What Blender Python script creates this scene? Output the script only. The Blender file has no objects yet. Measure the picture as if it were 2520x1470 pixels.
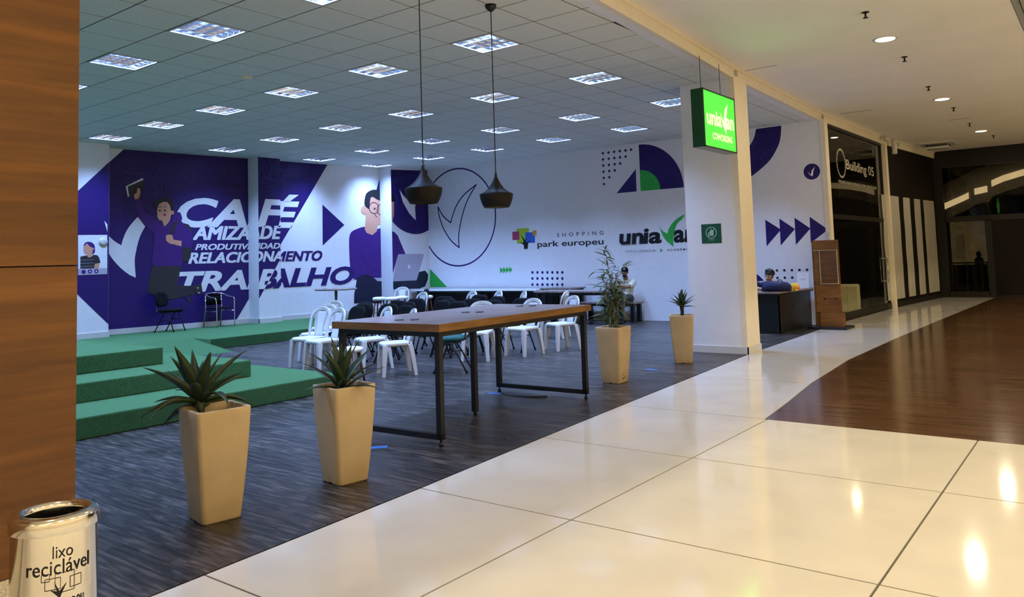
import bpy, bmesh, math, random
from mathutils import Vector, Matrix
from mathutils.geometry import tessellate_polygon

random.seed(7)
scene = bpy.context.scene
COL = scene.collection

# ------------------------------------------------------------------ camera
F_PX, PP_X, PP_Y = 1925.8, 1260.0, 500.3
PITCH, ROLL, AZ, EYE = math.radians(4.1777), math.radians(1.8114), math.radians(37.4856), 1.5
_cp, _sp, _cr, _sr = math.cos(PITCH), math.sin(PITCH), math.cos(ROLL), math.sin(ROLL)
_base = Matrix(((1, 0, 0), (0, 0, -1), (0, 1, 0)))
_P = Matrix(((1, 0, 0), (0, _cp, _sp), (0, -_sp, _cp)))
_R = Matrix(((_cr, _sr, 0), (-_sr, _cr, 0), (0, 0, 1)))
_M = _R @ _P @ _base
_yaw = Matrix(((math.cos(AZ), -math.sin(AZ), 0), (math.sin(AZ), math.cos(AZ), 0), (0, 0, 1)))
W2 = _yaw @ _M.transposed()           # camera (x right, y down, z forward) -> world
CAM = Vector((0, 0, EYE))

def ray(px, py):
    return W2 @ Vector(((px - PP_X) / F_PX, (py - PP_Y) / F_PX, 1.0))
def on_z(px, py, z=0.0):
    d = ray(px, py); return CAM + d * ((z - EYE) / d.z)
def on_x(px, py, x):
    d = ray(px, py); return CAM + d * (x / d.x)
def on_y(px, py, y):
    d = ray(px, py); return CAM + d * (y / d.y)
def on_plane(px, py, p, n):
    d = ray(px, py); return CAM + d * ((p - CAM).dot(n) / d.dot(n))

cam_data = bpy.data.cameras.new('camera')
cam_data.sensor_fit = 'HORIZONTAL'
cam_data.sensor_width = 36.0
cam_data.lens = 36.0 * F_PX / 2520.0
cam_data.shift_y = (PP_Y - 735.0) / 2520.0
cam_data.clip_start, cam_data.clip_end = 0.05, 200
cam = bpy.data.objects.new('camera', cam_data)
COL.objects.link(cam)
rt, up, bk = W2 @ Vector((1, 0, 0)), W2 @ Vector((0, -1, 0)), W2 @ Vector((0, 0, -1))
cam.matrix_world = Matrix(((rt.x, up.x, bk.x, 0), (rt.y, up.y, bk.y, 0), (rt.z, up.z, bk.z, EYE), (0, 0, 0, 1)))
scene.camera = cam

# ------------------------------------------------------------------ world, exposure, lamp strengths
world = bpy.data.worlds.new('world')
scene.world = world
world.use_nodes = True
world.node_tree.nodes['Background'].inputs[0].default_value = (0.9, 0.72, 0.5, 1)
world.node_tree.nodes['Background'].inputs[1].default_value = 0.06
vs = scene.view_settings
vs.view_transform = 'Standard'
vs.look = 'None'
vs.exposure = 0.0
vs.gamma = 1.0
vs.use_curve_mapping = False
cy = scene.cycles
cy.max_bounces, cy.diffuse_bounces, cy.glossy_bounces, cy.transmission_bounces, cy.transparent_max_bounces = 6, 4, 3, 3, 6
cy.use_adaptive_sampling = True; cy.adaptive_threshold = 0.06; cy.adaptive_min_samples = 12
cy.caustics_reflective = cy.caustics_refractive = False
TROFFER_W = 98.0       # watts of one office luminaire
DOWN_W, FILL_W = 28.0, 148.0          # watts of one mall downlight, and of one added fill lamp
COOL, WARM = (0.30, 0.49, 1.0), (1.0, 0.86, 0.62)
SIGN_W = 1.5
def area_lamp(name, size, watts, color, parent, loc, disk=False, spread=180):
    l = bpy.data.lights.new(name, 'AREA'); l.shape = 'DISK' if disk else 'SQUARE'; l.size = size; l.energy = watts; l.color = color; l.spread = math.radians(spread)
    o = bpy.data.objects.new(name, l); COL.objects.link(o); o.parent = parent; o.location = loc
    return o

# ------------------------------------------------------------------ helpers
def lin(c):
    if isinstance(c, str):
        c = [int(c[i:i + 2], 16) / 255 for i in (0, 2, 4)]
        c = [v / 12.92 if v <= 0.04045 else ((v + 0.055) / 1.055) ** 2.4 for v in c]
    return (c[0], c[1], c[2], 1.0)

def mat(name, color, rough=0.5, metal=0.0, var=0.06, scale=8.0, bump=0.0, bscale=60.0, emit=None, estr=0.0, alpha=1.0,
        trans=0.0, ior=1.45, spec=0.5, stretch=None, coat=0.0):
    m = bpy.data.materials.new(name); m.use_nodes = True
    nt = m.node_tree; b = nt.nodes['Principled BSDF']
    c = lin(color)
    tc = nt.nodes.new('ShaderNodeTexCoord'); mp = nt.nodes.new('ShaderNodeMapping')
    if stretch: mp.inputs['Scale'].default_value = stretch
    nt.links.new(tc.outputs['Object'], mp.inputs[0])
    n = nt.nodes.new('ShaderNodeTexNoise'); n.inputs['Scale'].default_value = scale; n.inputs['Detail'].default_value = 4
    nt.links.new(mp.outputs[0], n.inputs[0])
    r = nt.nodes.new('ShaderNodeValToRGB')
    r.color_ramp.elements[0].position, r.color_ramp.elements[1].position = 0.3, 0.7
    r.color_ramp.elements[0].color = tuple(max(0, v * (1 - var)) for v in c[:3]) + (1,)
    r.color_ramp.elements[1].color = tuple(min(1, v * (1 + var)) for v in c[:3]) + (1,)
    nt.links.new(n.outputs[0], r.inputs[0]); nt.links.new(r.outputs[0], b.inputs['Base Color'])
    b.inputs['Roughness'].default_value = rough; b.inputs['Metallic'].default_value = metal
    b.inputs['Specular IOR Level'].default_value = spec; b.inputs['IOR'].default_value = ior
    b.inputs['Transmission Weight'].default_value = trans; b.inputs['Alpha'].default_value = alpha
    b.inputs['Coat Weight'].default_value = coat
    if emit is not None:
        b.inputs['Emission Color'].default_value = lin(emit); b.inputs['Emission Strength'].default_value = estr
    if bump:
        n2 = nt.nodes.new('ShaderNodeTexNoise'); n2.inputs['Scale'].default_value = bscale
        nt.links.new(mp.outputs[0], n2.inputs[0])
        bp = nt.nodes.new('ShaderNodeBump'); bp.inputs['Strength'].default_value = bump; bp.inputs['Distance'].default_value = 0.01
        nt.links.new(n2.outputs[0], bp.inputs['Height']); nt.links.new(bp.outputs[0], b.inputs['Normal'])
    return m

def wood(name, c0, c1, c2, rough, axis_scale, scale=3.0, spec=0.5, coat=0.0, coord='Object', attr=None, objrand=0.0, rvar=0.0):
    """streaky wood grain: noise stretched along one axis over three tones, optional shade per board"""
    m = bpy.data.materials.new(name); m.use_nodes = True
    nt = m.node_tree; b = nt.nodes['Principled BSDF']; L = nt.links.new
    tc = nt.nodes.new('ShaderNodeTexCoord'); mp = nt.nodes.new('ShaderNodeMapping'); mp.inputs['Scale'].default_value = axis_scale
    if coord == 'World':
        g = nt.nodes.new('ShaderNodeNewGeometry'); L(g.outputs['Position'], mp.inputs[0])
    else:
        L(tc.outputs[coord], mp.inputs[0])
    n = nt.nodes.new('ShaderNodeTexNoise'); n.inputs['Scale'].default_value = scale; n.inputs['Detail'].default_value = 6; n.inputs['Roughness'].default_value = 0.62
    L(mp.outputs[0], n.inputs[0])
    r = nt.nodes.new('ShaderNodeValToRGB'); e = r.color_ramp.elements
    e[0].position, e[0].color = 0.3, lin(c0); e[1].position, e[1].color = 0.72, lin(c2)
    k = e.new(0.5); k.color = lin(c1)
    L(n.outputs[0], r.inputs[0])
    out = r.outputs[0]
    if attr or objrand:
        if attr:
            a = nt.nodes.new('ShaderNodeAttribute'); a.attribute_name = attr; src = a.outputs['Fac']
        else:
            a = nt.nodes.new('ShaderNodeObjectInfo'); src = a.outputs['Random']
        mr = nt.nodes.new('ShaderNodeMapRange'); w = objrand or 0.35
        mr.inputs['To Min'].default_value = 1 - w; mr.inputs['To Max'].default_value = 1 + w
        L(src, mr.inputs['Value'])
        mx = nt.nodes.new('ShaderNodeMix'); mx.data_type = 'RGBA'; mx.blend_type = 'MULTIPLY'; mx.inputs[0].default_value = 1.0
        L(out, mx.inputs[6]); L(mr.outputs[0], mx.inputs[7]); out = mx.outputs[2]
    L(out, b.inputs['Base Color'])
    b.inputs['Roughness'].default_value = rough; b.inputs['Specular IOR Level'].default_value = spec; b.inputs['Coat Weight'].default_value = coat
    if rvar:
        mr2 = nt.nodes.new('ShaderNodeMapRange'); mr2.inputs['To Min'].default_value = rough - rvar; mr2.inputs['To Max'].default_value = rough + rvar
        L(n.outputs[0], mr2.inputs['Value']); L(mr2.outputs[0], b.inputs['Roughness'])
    return m

class MB:
    """collects geometry for one mesh"""
    def __init__(self): self.v = []; self.f = []; self.smooth = []
    def add(self, vs, fs, smooth=False):
        o = len(self.v); self.v += [tuple(p) for p in vs]
        for q in fs: self.f.append(tuple(i + o for i in q)); self.smooth.append(smooth)
        return self
    def box(self, x0, x1, y0, y1, z0, z1, T=None):
        vs = [Vector((x, y, z)) for z in (z0, z1) for y in (y0, y1) for x in (x0, x1)]
        if T is not None: vs = [T @ p for p in vs]
        return self.add(vs, [(0, 2, 3, 1), (4, 5, 7, 6), (0, 1, 5, 4), (2, 6, 7, 3), (0, 4, 6, 2), (1, 3, 7, 5)])
    def prism(self, pts, h0, h1, axis='z', T=None):
        """polygon pts (2d) extruded between h0 and h1 along axis"""
        def P(a, b, h): return Vector((a, b, h)) if axis == 'z' else (Vector((h, a, b)) if axis == 'x' else Vector((a, h, b)))
        n = len(pts); vs = [P(a, b, h0) for a, b in pts] + [P(a, b, h1) for a, b in pts]
        if T is not None: vs = [T @ p for p in vs]
        tri = tessellate_polygon([[Vector((a, b, 0)) for a, b in pts]])
        fs = [tuple(t) for t in tri] + [tuple(i + n for i in reversed(t)) for t in tri]
        fs += [(i, i + n, (i + 1) % n + n, (i + 1) % n) for i in range(n)]
        return self.add(vs, fs)
    def loft(self, rings, caps=True, smooth=True, closed=True):
        n = len(rings[0]); vs = [p for r in rings for p in r]; fs = []
        m = n if closed else n - 1
        for k in range(len(rings) - 1):
            for i in range(m):
                j = (i + 1) % n
                fs.append((k * n + i, k * n + j, (k + 1) * n + j, (k + 1) * n + i))
        self.add(vs, fs, smooth)
        if caps:
            self.add(rings[0], [tuple(reversed(range(n)))]); self.add(rings[-1], [tuple(range(n))])
        return self
    def tube(self, pts, r, seg=8, caps=True, radii=None, flat=1.0):
        pts = [Vector(p) for p in pts]; rings = []
        prev = None
        for i, p in enumerate(pts):
            t = ((pts[min(i + 1, len(pts) - 1)] - pts[max(i - 1, 0)])).normalized()
            if prev is None:
                a = Vector((0, 0, 1)) if abs(t.z) < 0.9 else Vector((1, 0, 0))
                u = t.cross(a).normalized()
            else:
                u = (prev - t * prev.dot(t)).normalized()
            prev = u; w = t.cross(u); rr = radii[i] if radii else r
            rings.append([p + u * (math.cos(2 * math.pi * k / seg) * rr) + w * (math.sin(2 * math.pi * k / seg) * rr * flat) for k in range(seg)])
        return self.loft(rings, caps)
    def bar(self, a, b, w, d=None):
        """square section bar from a to b"""
        d = d or w; a, b = Vector(a), Vector(b); t = (b - a).normalized()
        s = Vector((0, 0, 1)) if abs(t.z) < 0.9 else Vector((0, 1, 0))
        u = t.cross(s).normalized() * (w / 2); v = t.cross(u).normalized() * (d / 2)
        return self.loft([[p + u + v, p - u + v, p - u - v, p + u - v] for p in (a, b)], True, False)
    def lathe(self, prof, seg=24, c=(0, 0), caps=True):
        return self.loft([[Vector((c[0] + r * math.cos(2 * math.pi * k / seg), c[1] + r * math.sin(2 * math.pi * k / seg), z)) for k in range(seg)] for r, z in prof], caps)
    def ell(self, c, r, seg=16, rings=10, T=None):
        out = []
        for i in range(1, rings):
            a = math.pi * i / rings
            out.append([Vector((c[0] + r[0] * math.sin(a) * math.cos(2 * math.pi * k / seg), c[1] + r[1] * math.sin(a) * math.sin(2 * math.pi * k / seg), c[2] - r[2] * math.cos(a))) for k in range(seg)])
        if T is not None: out = [[T @ p for p in ring] for ring in out]
        return self.loft(out, True)
    def mesh(self, name):
        me = bpy.data.meshes.new(name); me.from_pydata(self.v, [], self.f)
        me.polygons.foreach_set('use_smooth', self.smooth); me.update()
        bm = bmesh.new(); bm.from_mesh(me)
        bmesh.ops.remove_doubles(bm, verts=bm.verts, dist=1e-5)
        bmesh.ops.recalc_face_normals(bm, faces=bm.faces); bm.to_mesh(me); bm.free()
        return me
    def build(self, name, material, parent=None, loc=None, rz=0.0, bevel=0.0, bseg=2, sub=0):
        return link(name, self.mesh(name), material, parent, loc, rz, bevel, bseg, sub)

def link(name, me, material, parent=None, loc=None, rz=0.0, bevel=0.0, bseg=2, sub=0):
    if material and not me.materials: me.materials.append(material)
    o = bpy.data.objects.new(name, me); COL.objects.link(o)
    if parent: o.parent = parent
    if loc is not None: o.location = loc
    o.rotation_euler.z = rz
    if bevel:
        b = o.modifiers.new('bevel', 'BEVEL'); b.width = bevel; b.segments = bseg; b.limit_method = 'ANGLE'; b.angle_limit = math.radians(40)
    if sub:
        s = o.modifiers.new('subdivision', 'SUBSURF'); s.levels = sub; s.render_levels = sub
    return o

def tag(o, label=None, cat=None, group=None, kind=None):
    if label: o['label'] = label
    if cat: o['category'] = cat
    if group: o['group'] = group
    if kind: o['kind'] = kind
    return o
def thing(name, label, cat, loc=(0, 0, 0), rz=0.0, group=None):
    o = bpy.data.objects.new(name, None); o.empty_display_size = 0.1; COL.objects.link(o)
    o.location = loc; o.rotation_euler.z = rz
    return tag(o, label, cat, group)
def struct(o): return tag(o, kind='structure')
KIDS = {}
def copy_tree(o, parent=None):
    c = o.copy(); COL.objects.link(c); c.parent = parent
    for ch in o.children:
        copy_tree(ch, c)
    return c
def move(o, loc, rz, label=None):
    o.location = loc; o.rotation_euler.z = rz
    if label: o['label'] = label
    return o
ORD = ['first', 'second', 'third', 'fourth', 'fifth', 'sixth', 'seventh', 'eighth', 'ninth', 'tenth', 'eleventh', 'twelfth', 'thirteenth', 'fourteenth',
       'fifteenth', 'sixteenth', 'seventeenth', 'eighteenth', 'nineteenth', 'twentieth', 'twenty-first', 'twenty-second']

# ------------------------------------------------------------------ materials
M = {}
M['wall'] = mat('white_wall_paint', (0.80, 0.80, 0.82), 0.55, var=0.02, bump=0.03)
M['cream'] = mat('cream_paint', (0.82, 0.74, 0.58), 0.5, var=0.03)
M['mallceil'] = mat('mall_ceiling_paint', (0.90, 0.87, 0.80), 0.6, var=0.03, scale=1.2)
M['ceiltile'] = mat('mineral_ceiling_tile', (0.74, 0.76, 0.70), 0.9, var=0.04, scale=30, bump=0.1, bscale=180)
M['gap'] = mat('dark_gap', (0.07, 0.072, 0.068), 0.9)
M['tile'] = mat('polished_cream_stone', (0.68, 0.64, 0.56), 0.085, var=0.05, scale=2.2, spec=0.65)
M['grout'] = mat('grey_grout', (0.10, 0.09, 0.075), 0.8)
M['plank'] = wood('dark_grey_vinyl_plank', '130f0d', '322c28', '665d57', 0.36, (2.2, 16.0, 1.0), 1.8, coord='World', attr='shade', rvar=0.08)
M['brownfloor'] = wood('brown_glossy_wood_floor', '38230f', '523722', '6a4c30', 0.15, (1.0, 14.0, 1.0), 1.6, coord='World', objrand=0.12, rvar=0.05)
M['oakpanel'] = wood('warm_oak_laminate', '4a2a09', '603a10', '774c19', 0.42, (1.0, 0.30, 5.0), 2.4, coord='World', objrand=0.1)
M['stone'] = mat('speckled_stone', (0.55, 0.5, 0.4), 0.5, var=0.35, scale=90)
M['green'] = mat('green_carpet', (0.022, 0.078, 0.020), 0.95, var=0.45, scale=60, bump=0.8, bscale=420, spec=0.1)
_b = M['green'].node_tree.nodes['Principled BSDF']           # pile that catches the light at a grazing view
_b.inputs['Sheen Weight'].default_value = 0.8; _b.inputs['Sheen Roughness'].default_value = 0.45; _b.inputs['Sheen Tint'].default_value = (0.36, 0.74, 0.36, 1)
M['white'] = mat('white_plastic', (0.62, 0.61, 0.58), 0.35, var=0.02)
M['whitelam'] = mat('white_laminate', (0.82, 0.82, 0.84), 0.25, var=0.02)
M['blackmetal'] = mat('black_painted_steel', (0.008, 0.008, 0.009), 0.4, var=0.1)
M['blackfab'] = mat('black_fabric', (0.006, 0.006, 0.007), 0.85, spec=0.15, var=0.2, scale=120, bump=0.2, bscale=300)
M['greenfab'] = mat('dark_green_fabric', (0.012, 0.075, 0.062), 0.85, var=0.2, scale=120, bump=0.2, bscale=300)
M['chrome'] = mat('polished_steel', (0.75, 0.74, 0.72), 0.12, metal=1.0, var=0.05)
M['tabletop'] = wood('walnut_laminate', '70605a', '8a7870', 'a1918a', 0.25, (10.0, 0.8, 1.0), 2.0)
M['tableedge'] = wood('oak_edge_band', '5e3d14', '755020', '8a622c', 0.4, (1.0, 1.0, 6.0), 2.0)
M['pot'] = mat('beige_moulded_pot', (0.47, 0.35, 0.19), 0.6, var=0.07, scale=5, bump=0.06, bscale=120)
M['soil'] = mat('dark_soil', (0.05, 0.032, 0.02), 0.95, var=0.4, scale=40, bump=0.6)
M['agave'] = mat('dark_agave_leaf', (0.030, 0.052, 0.018), 0.4, var=0.35, scale=6, stretch=(1, 1, 0.5))
M['bamboo'] = mat('bamboo_leaf', (0.10, 0.16, 0.07), 0.5, var=0.4, scale=9)
M['cane'] = mat('bamboo_cane', (0.16, 0.13, 0.045), 0.5, var=0.3, scale=14)
M['purple'] = mat('purple_print', '200560', 0.5, var=0.05)
M['violet'] = mat('violet_print', '3e1272', 0.5, var=0.04)
M['print_white'] = mat('white_print', (0.80, 0.80, 0.82), 0.55, var=0.02)
M['print_green'] = mat('green_print', '2fae46', 0.5, var=0.03)
M['print_black'] = mat('black_print', '0c0c14', 0.5, var=0.03)
M['print_grey'] = mat('charcoal_print', '2b2c33', 0.5, var=0.04)
M['print_skin'] = mat('skin_print', 'd79a7c', 0.5, var=0.03)
M['print_hair'] = mat('dark_hair_print', '17161f', 0.5, var=0.03)
M['print_silver'] = mat('silver_print', 'b3adbe', 0.5, var=0.02)
M['print_navy'] = mat('navy_print', '121434', 0.5, var=0.03)
M['print_red'] = mat('magenta_print', 'a3325e', 0.5)
M['print_lime'] = mat('lime_print', 'a9c32a', 0.5)
M['print_blue'] = mat('blue_print', '2b5ec0', 0.5)
M['print_orange'] = mat('orange_print', 'd09a3a', 0.5)
M['lampblack'] = mat('aged_black_brass', (0.008, 0.007, 0.005), 0.6, metal=0.0, var=0.3, scale=12, spec=0.25)
M['darkframe'] = mat('dark_bronze_frame', (0.012, 0.010, 0.007), 0.45, var=0.1, spec=0.3)
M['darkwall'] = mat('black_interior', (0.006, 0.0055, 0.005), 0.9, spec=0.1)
M['shutter'] = mat('dark_brown_board', (0.007, 0.004, 0.0025), 0.6, var=0.15, spec=0.2)
M['paper'] = mat('cream_paper_strip', (0.42, 0.40, 0.33), 0.7, var=0.12, scale=3, stretch=(1, 6, 0.4))
def glass(name, tint, alpha_mix, rough=0.02):
    m = bpy.data.materials.new(name); m.use_nodes = True; nt = m.node_tree; L = nt.links.new
    nt.nodes.remove(nt.nodes['Principled BSDF'])
    t = nt.nodes.new('ShaderNodeBsdfTransparent'); t.inputs[0].default_value = lin(tint)
    g = nt.nodes.new('ShaderNodeBsdfGlossy'); g.inputs['Roughness'].default_value = rough
    fr = nt.nodes.new('ShaderNodeFresnel'); fr.inputs[0].default_value = alpha_mix
    ge = nt.nodes.new('ShaderNodeNewGeometry'); sb = nt.nodes.new('ShaderNodeMath'); sb.operation = 'SUBTRACT'; sb.use_clamp = True      # one reflection per pane, at the face where the ray enters
    L(fr.outputs[0], sb.inputs[0]); L(ge.outputs['Backfacing'], sb.inputs[1])
    mx = nt.nodes.new('ShaderNodeMixShader'); L(sb.outputs[0], mx.inputs[0]); L(t.outputs[0], mx.inputs[1]); L(g.outputs[0], mx.inputs[2])
    L(mx.outputs[0], nt.nodes['Material Output'].inputs[0])
    return m
M['glass'] = glass('shop_glass', (0.86, 0.85, 0.80), 1.40)
M['acrylic'] = glass('clear_acrylic', (0.93, 0.93, 0.9), 1.3)
M['etched'] = mat('frosted_lettering', (0.55, 0.52, 0.40), 0.6)
M['lampglow'] = mat('glowing_lamp_lens', (1, 0.95, 0.85), 0.5, emit=(1.0, 0.80, 0.52), estr=14)
M['tubeglow'] = mat('glowing_fluorescent_tube', (0.9, 0.95, 1), 0.5, emit=(0.62, 0.76, 1.0), estr=5)
M['housingglow'] = mat('painted_housing_glow', (0.8, 0.85, 0.9), 0.5, emit=(0.55, 0.70, 1.0), estr=0.75)  # glow painted on the housing back, standing in for tube light
for k in ('lampglow', 'tubeglow', 'housingglow'): M[k].cycles.emission_sampling = 'NONE'
M['louvre'] = mat('bright_aluminium_louvre', (0.72, 0.74, 0.78), 0.16, metal=1.0, var=0.03)
M['signface'] = mat('lit_green_sign_face', (0.05, 0.6, 0.05), 0.4, emit=(0.045, 0.75, 0.03), estr=SIGN_W)
M['signtext'] = mat('lit_pale_lettering', (0.8, 1, 0.6), 0.4, emit=(0.62, 1.0, 0.30), estr=SIGN_W * 1.15)
M['signcase'] = mat('dark_green_sign_case', (0.006, 0.055, 0.016), 0.35)
M['signbase'] = mat('grey_sign_underside', (0.35, 0.36, 0.33), 0.6)
M['signgreen'] = mat('deep_green_sign', '135238', 0.5, var=0.03)
M['bluetape'] = mat('blue_floor_tape', (0.04, 0.13, 0.36), 0.6)
M['skin'] = mat('skin', (0.30, 0.16, 0.10), 0.55, var=0.08)
M['skin2'] = mat('skin_light', (0.36, 0.21, 0.13), 0.55, var=0.08)
M['hair'] = mat('black_hair', (0.008, 0.007, 0.008), 0.6, var=0.3, scale=60, bump=0.5)
M['tee'] = mat('cream_cotton', (0.62, 0.60, 0.47), 0.85, var=0.06, bump=0.2)
M['shorts'] = mat('patterned_black_cotton', (0.05, 0.045, 0.045), 0.85, var=0.9, scale=26)
M['navyfab'] = mat('navy_fabric', (0.010, 0.012, 0.045), 0.85, var=0.3, bump=0.2)
M['denim'] = mat('light_blue_denim', (0.16, 0.24, 0.38), 0.85, var=0.2, scale=40)
M['plush'] = mat('yellow_plush', (0.80, 0.50, 0.04), 0.95, var=0.15, bump=0.5, bscale=150)
M['plush2'] = mat('orange_plush', (0.80, 0.26, 0.04), 0.95, var=0.15, bump=0.5, bscale=150)
M['armchair'] = mat('cream_upholstery', (0.72, 0.72, 0.48), 0.8)
M['totemwood'] = wood('red_brown_veneer', '5a360c', '744810', '885a1c', 0.4, (1.0, 1.0, 7.0), 2.0)
M['stoolwood'] = wood('brown_stool_wood', '4a2810', '653817', '7a4820', 0.45, (5.0, 5.0, 1.0), 2.0)
M['desk'] = mat('black_laminate', (0.008, 0.009, 0.010), 0.35, var=0.1)
M['cordblack'] = mat('black_cable', (0.01, 0.01, 0.01), 0.5)

# ------------------------------------------------------------------ layout numbers
FAC = [(-6.5, -3.35), (0.0, -3.55), (1.96, -3.66), (3.85, -3.80), (5.48, -3.95), (7.15, -4.09), (9.2, -4.25), (11.4, -4.43), (16.45, -4.62), (21.6, -4.52), (26.4, -4.15)]
def fx(y):
    for (y0, a), (y1, b) in zip(FAC, FAC[1:]):
        if y <= y1: return a + (b - a) * (y - y0) / (y1 - y0)
    return FAC[-1][1]
ZC, ZM = 4.17, 4.36           # ceiling of the room, ceiling of the mall
YE = 16.42                    # end wall
ROOM_Y0 = 0.4
def xm(y): return -16.9 + 0.1185 * (y - 8.25)       # mural wall (slightly out of square)
BACK = -18.2

# ================================================================== SETTING
# ---- mall floor: grout bed and stone tiles
mf = MB()
mf.prism([(fx(y), y) for y in (-6.5, 0, 1.96, 3.85, 5.48, 7.15, 9.2, 11.4, 16.45, 21.6, 26.4)] + [(7.5, 26.4), (7.5, -6.5)], -0.08, -0.004)
floor = struct(mf.build('floor', M['grout']))
GX = [-2.59, -0.945, 0.70, 2.34, 3.99, 5.63, 7.27]
GY = [-5.98, -4.35, -2.71, -1.08, 0.56, 2.20, 3.84, 5.47, 7.05, 9.15, 11.4, 13.4, 15.5, 17.6, 19.7, 21.8, 23.9, 26.4]
g = 0.006
PE = [(7.05, -2.61), (7.95, -2.70), (9.24, -2.85), (11.39, -3.0), (14.2, -3.01), (17.66, -2.98), (24.87, -2.87), (26.4, -2.85)]  # left edge of the brown floor
def px_edge(y):
    for (y0, a), (y1, b) in zip(PE, PE[1:]):
        if y <= y1: return a + (b - a) * (y - y0) / (y1 - y0)
    return PE[-1][1]
def floor_tile(poly, name='stone_tile', material='tile'):
    m = MB(); m.prism(poly, -0.03, 0.0); return m.build(name, M[material], floor)
for j in range(len(GY) - 1):
    y0, y1 = GY[j] + g, GY[j + 1] - g
    ys = [y0] + [y for y, _ in FAC if y0 < y < y1] + [y1]
    left = [(fx(y) + 0.012, y) for y in ys]
    if y0 < 7.0:
        floor_tile(left + [(GX[0] - g, y1), (GX[0] - g, y0)])
        for i in range(len(GX) - 1):
            floor_tile([(GX[i] + g, y0), (GX[i + 1] - g, y0), (GX[i + 1] - g, y1), (GX[i] + g, y1)])
    else:
        yr = [y for y, _ in reversed(PE) if y0 < y < y1]
        floor_tile(left + [(px_edge(y) - g, y) for y in [y1] + yr + [y0]])
        for i in range(2, len(GX) - 1):  # pale floor past the brown field, out of view, added to bounce light
            floor_tile([(GX[i] + g, y0), (GX[i + 1] - g, y0), (GX[i + 1] - g, y1), (GX[i] + g, y1)])
# brown boards of the mall's wooden field, laid across it
yy = 7.05
while yy < 26.3:
    w = 0.42; y1 = min(yy + w - 0.004, 26.4)
    floor_tile([(px_edge(yy) + g, yy), (0.69, yy), (0.69, y1), (px_edge(y1) + g, y1)], 'brown_floor_board', 'brownfloor')
    yy += w

# ---- room floor: dark planks, boards running away from the mall
rf = MB(); rf.prism([(fx(y) - 0.002, y) for y in (ROOM_Y0, 1.96, 3.85, 5.48, 7.15, 9.2, 11.4, 16.45)] + [(-17.3, 16.45), (-17.3, ROOM_Y0)], -0.08, -0.006)
floor2 = struct(rf.build('floor_room', M['gap']))
PW, PL = 0.105, 0.92
near, far = [], []
for r in range(int((16.4 - ROOM_Y0) / PW)):
    y0 = ROOM_Y0 + r * PW
    off = (r * 0.47) % PL
    x = min(fx(y0), fx(y0 + PW)) - 0.012
    first = True
    while x > -13.6 or (x > -16.5 and y0 > 13.3):
        ln = (PL - off) if first else PL
        if ln < 0.2: ln += PL
        xe = x - ln; first = False
        if not (x < -7.6 and y0 + PW < 4.7):
            (near if (y0 < 8.0 and x > -9.6) else far).append((x, xe + 0.002, y0 + 0.001, y0 + PW - 0.001))
        x = xe
near.sort(key=lambda q: (q[0] ** 2 + q[2] ** 2))
far += near[300:]; near = near[:300]
def plank_mesh(q, name, lst):
    me = bpy.data.meshes.new(name); v = []; f = []; sh = []
    for (xa, xb, ya, yb) in lst:
        o = len(v); s = random.random()
        # the facade side of a first board follows the shop line
        xa0, xa1 = (fx(ya) - 0.004, fx(yb) - 0.004) if xa > min(fx(ya), fx(yb)) - 0.03 else (xa, xa)
        v += [(xb, ya, -0.006), (xa0, ya, -0.006), (xa1, yb, -0.006), (xb, yb, -0.006), (xb, ya, 0), (xa0, ya, 0), (xa1, yb, 0), (xb, yb, 0)]
        f += [tuple(i + o for i in q2) for q2 in [(4, 5, 6, 7), (0, 1, 5, 4), (1, 2, 6, 5), (2, 3, 7, 6), (3, 0, 4, 7)]]
        sh += [s] * 8
    me.from_pydata(v, [], f); a = me.attributes.new('shade', 'FLOAT', 'POINT'); a.data.foreach_set('value', sh); me.materials.append(M['plank'])
    return me
for q in near: link('floor_plank', plank_mesh(q, 'floor_plank', [q]), None, floor2)
o = link('floor_planks', plank_mesh(None, 'floor_planks', far), None, floor2); tag(o, kind='stuff')

# ---- walls of the room
def oblique_box(pts, z0, z1):
    m = MB(); m.prism(pts, z0, z1); return m
PIER_L = -16.45; P1X, P1A, P1B = -16.15, 11.10, 11.72; P2X, P2A = -15.65, 14.97
wall_m = struct(oblique_box([(xm(ROOM_Y0), ROOM_Y0), (xm(YE), YE), (xm(YE) - 0.3, YE), (xm(ROOM_Y0) - 0.3, ROOM_Y0)], 0, ZC + 0.1).build('wall_mural', M['wall']))
pier_l = oblique_box([(PIER_L, 4.6), (PIER_L, 7.74), (xm(7.74) - 0.01, 7.74), (xm(4.6) - 0.01, 4.6)], 0, ZC + 0.05).build('pier', M['wall'], wall_m)
pier_1 = oblique_box([(P1X, P1A), (P1X, P1B), (xm(P1B) - 0.01, P1B), (xm(P1A) - 0.01, P1A)], 0, ZC + 0.05).build('pier', M['wall'], wall_m)
pier_2 = oblique_box([(P2X, P2A), (P2X, YE), (xm(YE) - 0.01, YE), (xm(P2A) - 0.01, P2A)], 0, ZC + 0.05).build('pier', M['wall'], wall_m)
m = MB(); m.box(-17.3, -4.62, YE, YE + 0.2, 0, ZC + 0.1)
wall_e = struct(m.build('wall_end', M['wall']))
m = MB(); m.box(-17.6, -3.75, ROOM_Y0 - 0.2, ROOM_Y0, 0, ZC + 0.1)
struct(m.build('wall_near', M['wall']))
# board panel on the end wall behind the man, reaching past the column
PX0 = on_y(1584, 700, YE).x
m = MB(); m.box(PX0, -6.3, YE - 0.02, YE, 0.005, on_y(1640, 541, YE).z)
panel = m.build('wall_panel', M['wall'], wall_e)
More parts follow.
